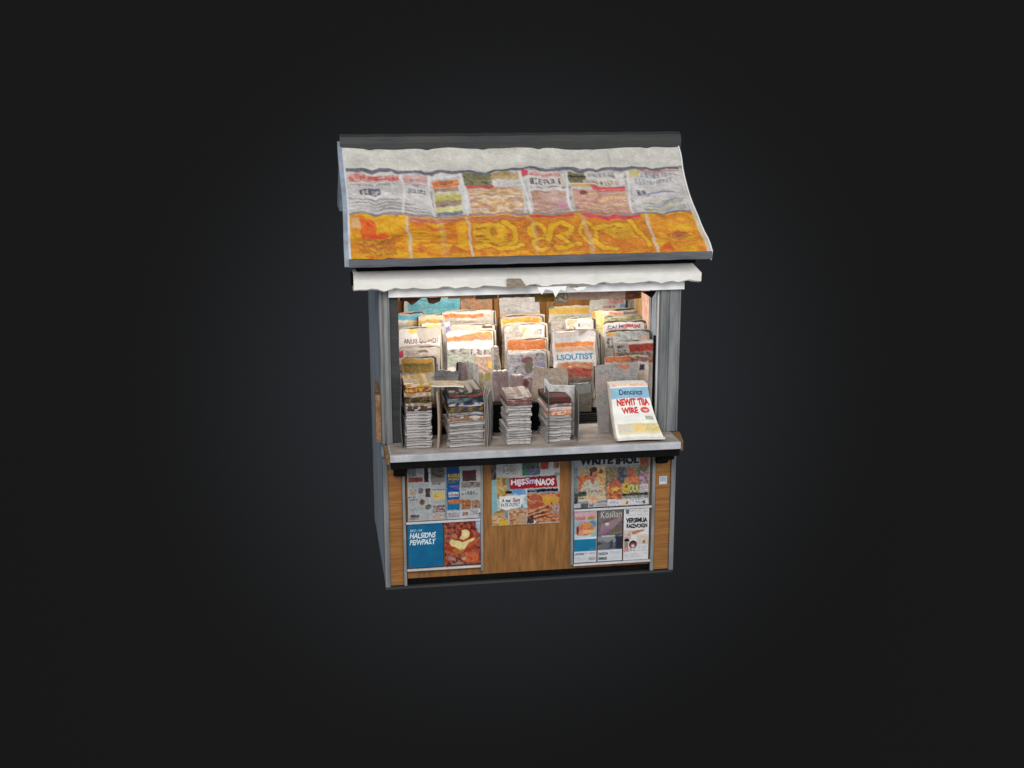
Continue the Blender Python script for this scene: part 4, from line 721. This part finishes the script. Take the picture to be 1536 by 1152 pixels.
def pile(px0, px1, yb, Y, plain, coloured, names, hp, seed, dep=.26):
    a, b = at(px0, yb, Y), at(px1, yb, Y); w = b.x-a.x; cx = (a.x+b.x)/2; z = ZC+.001; r = random.Random(seed)
    base = [folded(w*r.uniform(.96, 1.02), dep, hp*s, [(186+k*9, 181+k*9, 179+k*9)], seed*10+k) for k, s in enumerate((.85, 1.0, 1.2))]
    hs = (.85, 1.0, 1.2); proto = None
    for i in range(plain):
        k = r.randrange(3)
        if proto is None: o = link('folded_newspaper', base[k]); proto = o
        else: o = proto.copy(); o.data = base[k]; COL.objects.link(o)
        tag(o, 'plain grey folded newspaper, only page edges showing, in the %s' % names, 'folded newspaper', 'plain folded newspapers in the %s' % names)
        o.location = (cx+r.uniform(-.006, .006), Y+r.uniform(-.009, .009), z); o.rotation_euler = (0, 0, math.radians(r.uniform(-3.5, 3.5))); z += hp*hs[k]+.0006
    for i, (pal, h, lb) in enumerate(coloured):
        o = link('folded_newspaper', folded(w*r.uniform(.97, 1.03), dep, h, pal, seed*10+5+i, True)); tag(o, lb, 'folded newspaper', 'printed folded newspapers in the %s' % names)
        o.location = (cx+r.uniform(-.005, .005), Y+r.uniform(-.006, .006), z); o.rotation_euler = (0, 0, math.radians(r.uniform(-3, 3))); z += h+.001
    print(names, 'top', z); return z, cx, w
GR = (190,184,182); 
pile(610, 648, 671, -.13, 14, [
 ([(90,60,46),(60,44,34),GR], .030, 'dark chestnut edged newspaper just above the plain ones, leftmost pile'),
 ([GR,(150,130,100)], .024, 'pale newspaper between two dark ones, leftmost pile'),
 ([(70,54,34),(110,90,44),(50,40,30)], .034, 'very dark olive brown edged newspaper, leftmost pile'),
 ([(170,140,110),(200,180,160)], .030, 'tan edged newspaper third from the top of the leftmost pile'),
 ([(170,90,50),(200,150,50),(120,70,50)], .032, 'rust and yellow edged newspaper under the topmost, leftmost pile'),
 ([(200,130,90),(190,160,60),(220,190,170)], .026, 'peach and yellow edged newspaper topping the leftmost pile')], 'leftmost counter pile', .0165, 3)
pile(674, 726, 670, -.14, 10, [
 ([(190,150,120),(150,110,80),(200,190,180)], .028, 'tan and cream edged newspaper lowest of the printed ones, second pile'),
 ([(150,146,120),(110,110,130),GR], .024, 'grey green edged newspaper in the lower middle of the second pile'),
 ([(80,76,80),(130,100,40),(60,56,60)], .036, 'charcoal and mustard edged newspaper in the middle of the second pile'),
 ([(120,120,160),GR,(70,70,90)], .024, 'lilac grey edged newspaper in the upper middle of the second pile'),
 ([(50,60,74),(80,96,110),(120,130,130)], .034, 'navy blue edged newspaper third from the top of the second pile'),
 ([(150,60,44),(60,50,44),(90,80,70)], .028, 'brick red and black edged newspaper under the topmost, second pile'),
 ([(110,104,100),(70,64,60),(160,150,140)], .024, 'dark grey edged newspaper topping the second pile')], 'second pile from the left', .0175, 5)
pile(761, 797, 667, -.14, 15, [
 ([(150,110,110),(120,90,90)], .022, 'mauve edged newspaper just above the plain ones, third pile'),
 ([(130,80,76),(170,150,140)], .020, 'reddish brown edged newspaper under the topmost, third pile'),
 ([(150,130,124),(190,180,170)], .018, 'pale brown crumpled newspaper topping the third pile')], 'third pile from the left', .016, 8)
pile(820, 857, 661, -.12, 10, [
 ([(226,170,130),(206,130,90),(220,190,170)], .030, 'bright orange edged newspaper lowest of the printed ones, fourth pile'),
 ([(226,196,190),(206,180,180)], .030, 'pale pink edged newspaper in the fourth pile'),
 ([(120,110,100),(170,160,150)], .020, 'taupe edged newspaper under the dark one, fourth pile'),
 ([(60,54,50),(90,40,36),(50,50,46)], .042, 'black and maroon edged newspaper near the top of the fourth pile')], 'fourth pile from the left', .0165, 9)
# wrappers beside the piles
def upright(x0, x1, y0, y1, zt, pal, label, seed, bulge=0, name='newspaper', cat='newspaper', th=.008, tw=0, slant=0, z0=ZC):
    """sheet standing in the y-z plane between (x0,y0) and (x1,y1)"""
    L = math.hypot(x1-x0, y1-y0); h = zt-z0-.002
    c = Canvas(L, h, (0,0,1,1), 0, pal[0], .0045, seed); c.photo(0,0,1,1,pal,8,5)
    def fn(u, v):
        q = 1-v; p = Vector((x0+(x1-x0)*u, y0+(y1-y0)*u, q*h+z0+.001)); p.x += bulge*math.sin(q*math.pi*.9+.2)+slant*q; p.y += .01*math.sin(u*4+q*3)*tw-.0; return p
    tag(link(name, sheet_mesh(name, c, fn, th, tuple(v*.8 for v in pal[0]), .8), None), label, cat)
upright(-.865, -.845, -.10, .12, 1.42, [(110,112,116),(130,132,136),(96,96,100)], 'grey curled newspaper standing between the left post and the leftmost pile', 201, -.012)
upright(-.645, -.60, -.17, .08, 1.385, [(220,190,180),(200,170,160),(214,180,70),(230,220,214)], 'cream and yellow magazine standing against the right side of the leftmost pile', 202, .01, 'magazine', 'magazine', .012)
for i in range(4):
    upright(-.345+i*.011, -.30+i*.013, -.17+i*.006, .06, 1.365-.012*i, [((206,180,160),(170,166,164),(196,196,194),(110,108,108))[i],(180,170,166)], ('peach','light grey','white','charcoal')[i]+' edged magazine standing against the right side of the second pile', 205+i, .008, 'magazine', 'magazine', .006)
upright(.085, .10, -.155, .10, 1.355, [(150,150,148),(190,188,184),(120,118,118)], 'grey wrapper sheet standing against the left side of the fourth pile', 211, .0, th=.004)
upright(.283, .305, -.14, .10, 1.345, [(160,158,154),(190,186,180),(130,128,126)], 'grey wrapper sheet standing against the right side of the fourth pile', 212, .006, th=.004)
# draped paper over first two piles
def drape(px0, px1, py, Y0, Y1, label, seed, pal, dz, h0, rise=.012):
    a, b = at(px0, py, Y0), at(px1, py, Y0)
    w = b.x-a.x; c = Canvas(w, Y1-Y0, (0,0,1,1), 0, pal[0], .006, seed); c.photo(0,0,1,1,pal,10,5)
    def fn(u, v): return Vector((a.x+w*u, Y1+(Y0-Y1)*v, h0+dz(u)+.004*math.sin(u*9)+rise*(1-v)))
    tag(link('newspaper', sheet_mesh('newspaper', c, fn, .010, (232,226,218)), None), label, 'newspaper')
drape(606, 696, 574, -.12, -.03, 'open newspaper draped across the tops of the two left piles', 221, [(170,150,130),(200,180,150),(150,120,100)], lambda u: -.036*u, 1.442)
drape(762, 797, 590, -.12, .02, 'crumpled brownish newspaper laid over the third pile', 222, [(150,130,124),(190,180,170),(120,96,92)], lambda u: .006*math.sin(u*7), 1.325, .01)
# pointed folded sheet over the fourth pile
c = Canvas(.19, .25, (0,0,1,1), 0, (200,198,194), .0045, 223); c.photo(0,0,1,1,[(170,168,166),(206,204,200),(220,218,214)],8,5)
def fn(u, v):
    q = 1-v; zt = .345+.055*math.exp(-((u)/.16)**2)-.0*u; return Vector((.088+.20*u, .02+.012*math.sin(u*5), ZC+.002+q*zt))
tag(link('newspaper', sheet_mesh('newspaper', c, fn, .008, (230,228,224)), None), 'folded white newspaper with a raised pointed corner behind the fourth pile', 'newspaper')
patch_z = ZC+.003
c = Canvas(.05, .04, (0,0,1,1), 0, (176,164,146), .005, 224)
def fn(u, v): return Vector((-.585+.05*u, -.10-.05*v+.02*u, ZC+.012+.012*(1-v)+.008*u))
tag(link('paper_scrap', sheet_mesh('paper_scrap', c, fn, .002), None), 'small beige paper scrap lying between the two left piles', 'paper scrap')
# ---- displayed front page, leaning and sliding forward
a0, a1 = at(915, 577, -.0), at(971, 574, .0); b0, b1 = at(927, 664, -.235), at(998, 657, -.235)
c = Canvas(.26, .42, (780,300,1150,860), .0, (238,236,230), .003, 231)
c.rect(790,296,1160,330,(226,196,170)); c.photo(790,296,1160,326,[(226,190,160),(236,214,200),(230,150,100)],8,3); c.rect(780,340,1160,452,(140,182,206)); c.noise(4,8,6,c.rect_mask(780,340,1160,452)[0])
c.text('Dencincs',860,362,1085,418,(46,66,90),.02); c.text('NEWIT TIIA',826,455,1130,528,(206,52,52),.05); c.text('WIRE',860,545,1010,606,(206,52,52),.05); m = c.ell(1075,572,40,30,(206,60,56)); c.ell(1080,575,20,12,(236,180,170)); c.rect(1045,566,1110,572,(236,200,190),.7)
c.lines(870,625,1130,680,5,(206,204,198),.9,.6); c.photo(1060,632,1130,670,[(150,160,130),(190,190,170)],3,3); c.rect(800,700,1160,800,(216,206,160)); c.photo(800,705,930,795,[(170,164,140),(206,200,180),(190,176,120)],5,3); c.photo(930,700,1010,780,[(236,190,60),(220,170,90),(246,214,90)],5,4); c.photo(1010,700,1160,790,[(236,214,110),(206,180,90),(226,206,140)],5,3); c.rect(810,780,1160,805,(236,214,160),.5); c.fade(.35, (238,234,226), (c.Y > .7)&(c.Y < .92)); c.lines(1020,712,1150,770,4,(150,130,80),.8,.6); c.lines(800,820,1160,845,2,(206,204,200),.7)
def lean(u, v):
    q = v; s = q**1.0
    top = a0.lerp(a1, u); bot = Vector((b0.x+(b1.x-b0.x)*u, b0.y, ZC+.03))
    y = top.y+(bot.y-top.y)*(q**2.2)-.035*math.sin(math.pi*q)*(1-q*.3)-.04*q*(1-q); z = top.z+(bot.z-top.z)*(1-(1-q)**1.0)*(1.0)
    z = top.z+(bot.z-top.z)*min(1, q*1.06) if q < .94 else bot.z+(top.z-bot.z)*(.0036*(1-q)/.06)
    x = top.x+(bot.x-top.x)*(q**1.7)
    return Vector((x, y, z+.003*math.sin(u*4)))
tag(link('newspaper', sheet_mesh('newspaper', c, lean, .012, (226,220,210)), None), 'displayed front page with a blue masthead and big red headline, leaning at counter right', 'newspaper')
for i in range(3):
    c = Canvas(.25, .38, (0,0,1,1), 0, (214,206,196), .006, 235+i)
    k = .016*(i+1)
    tag(link('newspaper', sheet_mesh('newspaper', c, lambda u, v: lean(u, v)+Vector((-.002*i-.004, k*(1-v*.15)+.001, -.001*i if v > .9 else .004*i*(1-v)))-Vector((0, 0, .004*v*(i+1) if v > .8 else 0)), .011, (206-i*16,196-i*16,184-i*16)), None), 'newspaper leaning directly behind the displayed front page, only its edges showing', 'newspaper', 'spare papers behind the displayed front page')
# wedge-shaped bundle supporting it
wd = bmesh.new()
mvb = MB(); mvb.prism_x([(-.07, ZC+.001), (.10, ZC+.001), (.09, 1.34), (.066, 1.34)], a0.x+.012, a1.x+.03, 6, .002)
c = mvb.build('newspaper_bundle', mat('grey_newsprint_bundle', (150,144,140), .8, .1, 0, .25, 14, (1,1,20), .4, 60, (110,106,102)))
wd.free(); tag(c, 'tied grey newsprint bundle propping up the displayed front page from behind', 'bundle')
# ==================================================================== BACKDROP
bd = MB(); bd.box(-90, 90, 0, .2, -60, 60)
M_BD = bpy.data.materials.new('matt_black_backdrop'); M_BD.use_nodes = True; b = M_BD.node_tree.nodes['Principled BSDF']
b.inputs['Base Color'].default_value = (.022, .022, .022, 1); b.inputs['Roughness'].default_value = 1; b.inputs['Specular IOR Level'].default_value = 0
o = bd.build('backdrop', M_BD, None); tag(o, 'matt near-black studio backdrop behind the kiosk', None, None, 'structure')
ctr = CAM+FWD*24; o.location = ctr; o.rotation_euler = FWD.to_track_quat('Y', 'Z').to_euler()
# ==================================================================== LIGHT
W = bpy.data.worlds.new('World'); scene.world = W; W.use_nodes = True
bg = W.node_tree.nodes['Background']; bg.inputs['Color'].default_value = (.97, .98, 1, 1); bg.inputs['Strength'].default_value = .38
def area(name, loc, aim, size, power, col=(1,1,1), sy=None):
    l = bpy.data.lights.new(name, 'AREA'); l.energy = power; l.size = size; l.color = col
    if sy: l.shape = 'RECTANGLE'; l.size_y = sy
    o = bpy.data.objects.new(name, l); COL.objects.link(o); o.location = loc
    o.rotation_euler = (Vector(aim)-Vector(loc)).to_track_quat('-Z', 'Y').to_euler(); return o
area('key_light', (-2.5, -6.5, 5.5), (0, 0, 1.9), 3.0, 400, (1, .98, .95))
area('fill_light', (4.5, -5.5, 4.5), (0, 0, 1.4), 3.0, 160, (.95, .97, 1))
area('kiosk_lamp', (0, .52, 2.0), (0, .95, 1.2), 1.3, 21, (1, .95, .87), .05)
l = bpy.data.lights.new('backdrop_spot', 'SPOT'); l.energy = 4600; l.spot_size = math.radians(66); l.spot_blend = 1; l.color = (.68, .80, 1.0); l.shadow_soft_size = .3
so = bpy.data.objects.new('backdrop_spot', l); COL.objects.link(so); so.location = CAM+FWD*12.5+UP*.2; so.rotation_euler = (ctr-so.location).to_track_quat('-Z', 'Y').to_euler()
# ------------------------------------------------------------------ render settings
scene.render.engine = 'CYCLES'
scene.view_settings.view_transform = 'Standard'; scene.view_settings.look = 'None'; scene.view_settings.exposure = 0; scene.view_settings.gamma = 1
scene.render.resolution_x = 1024; scene.render.resolution_y = 768
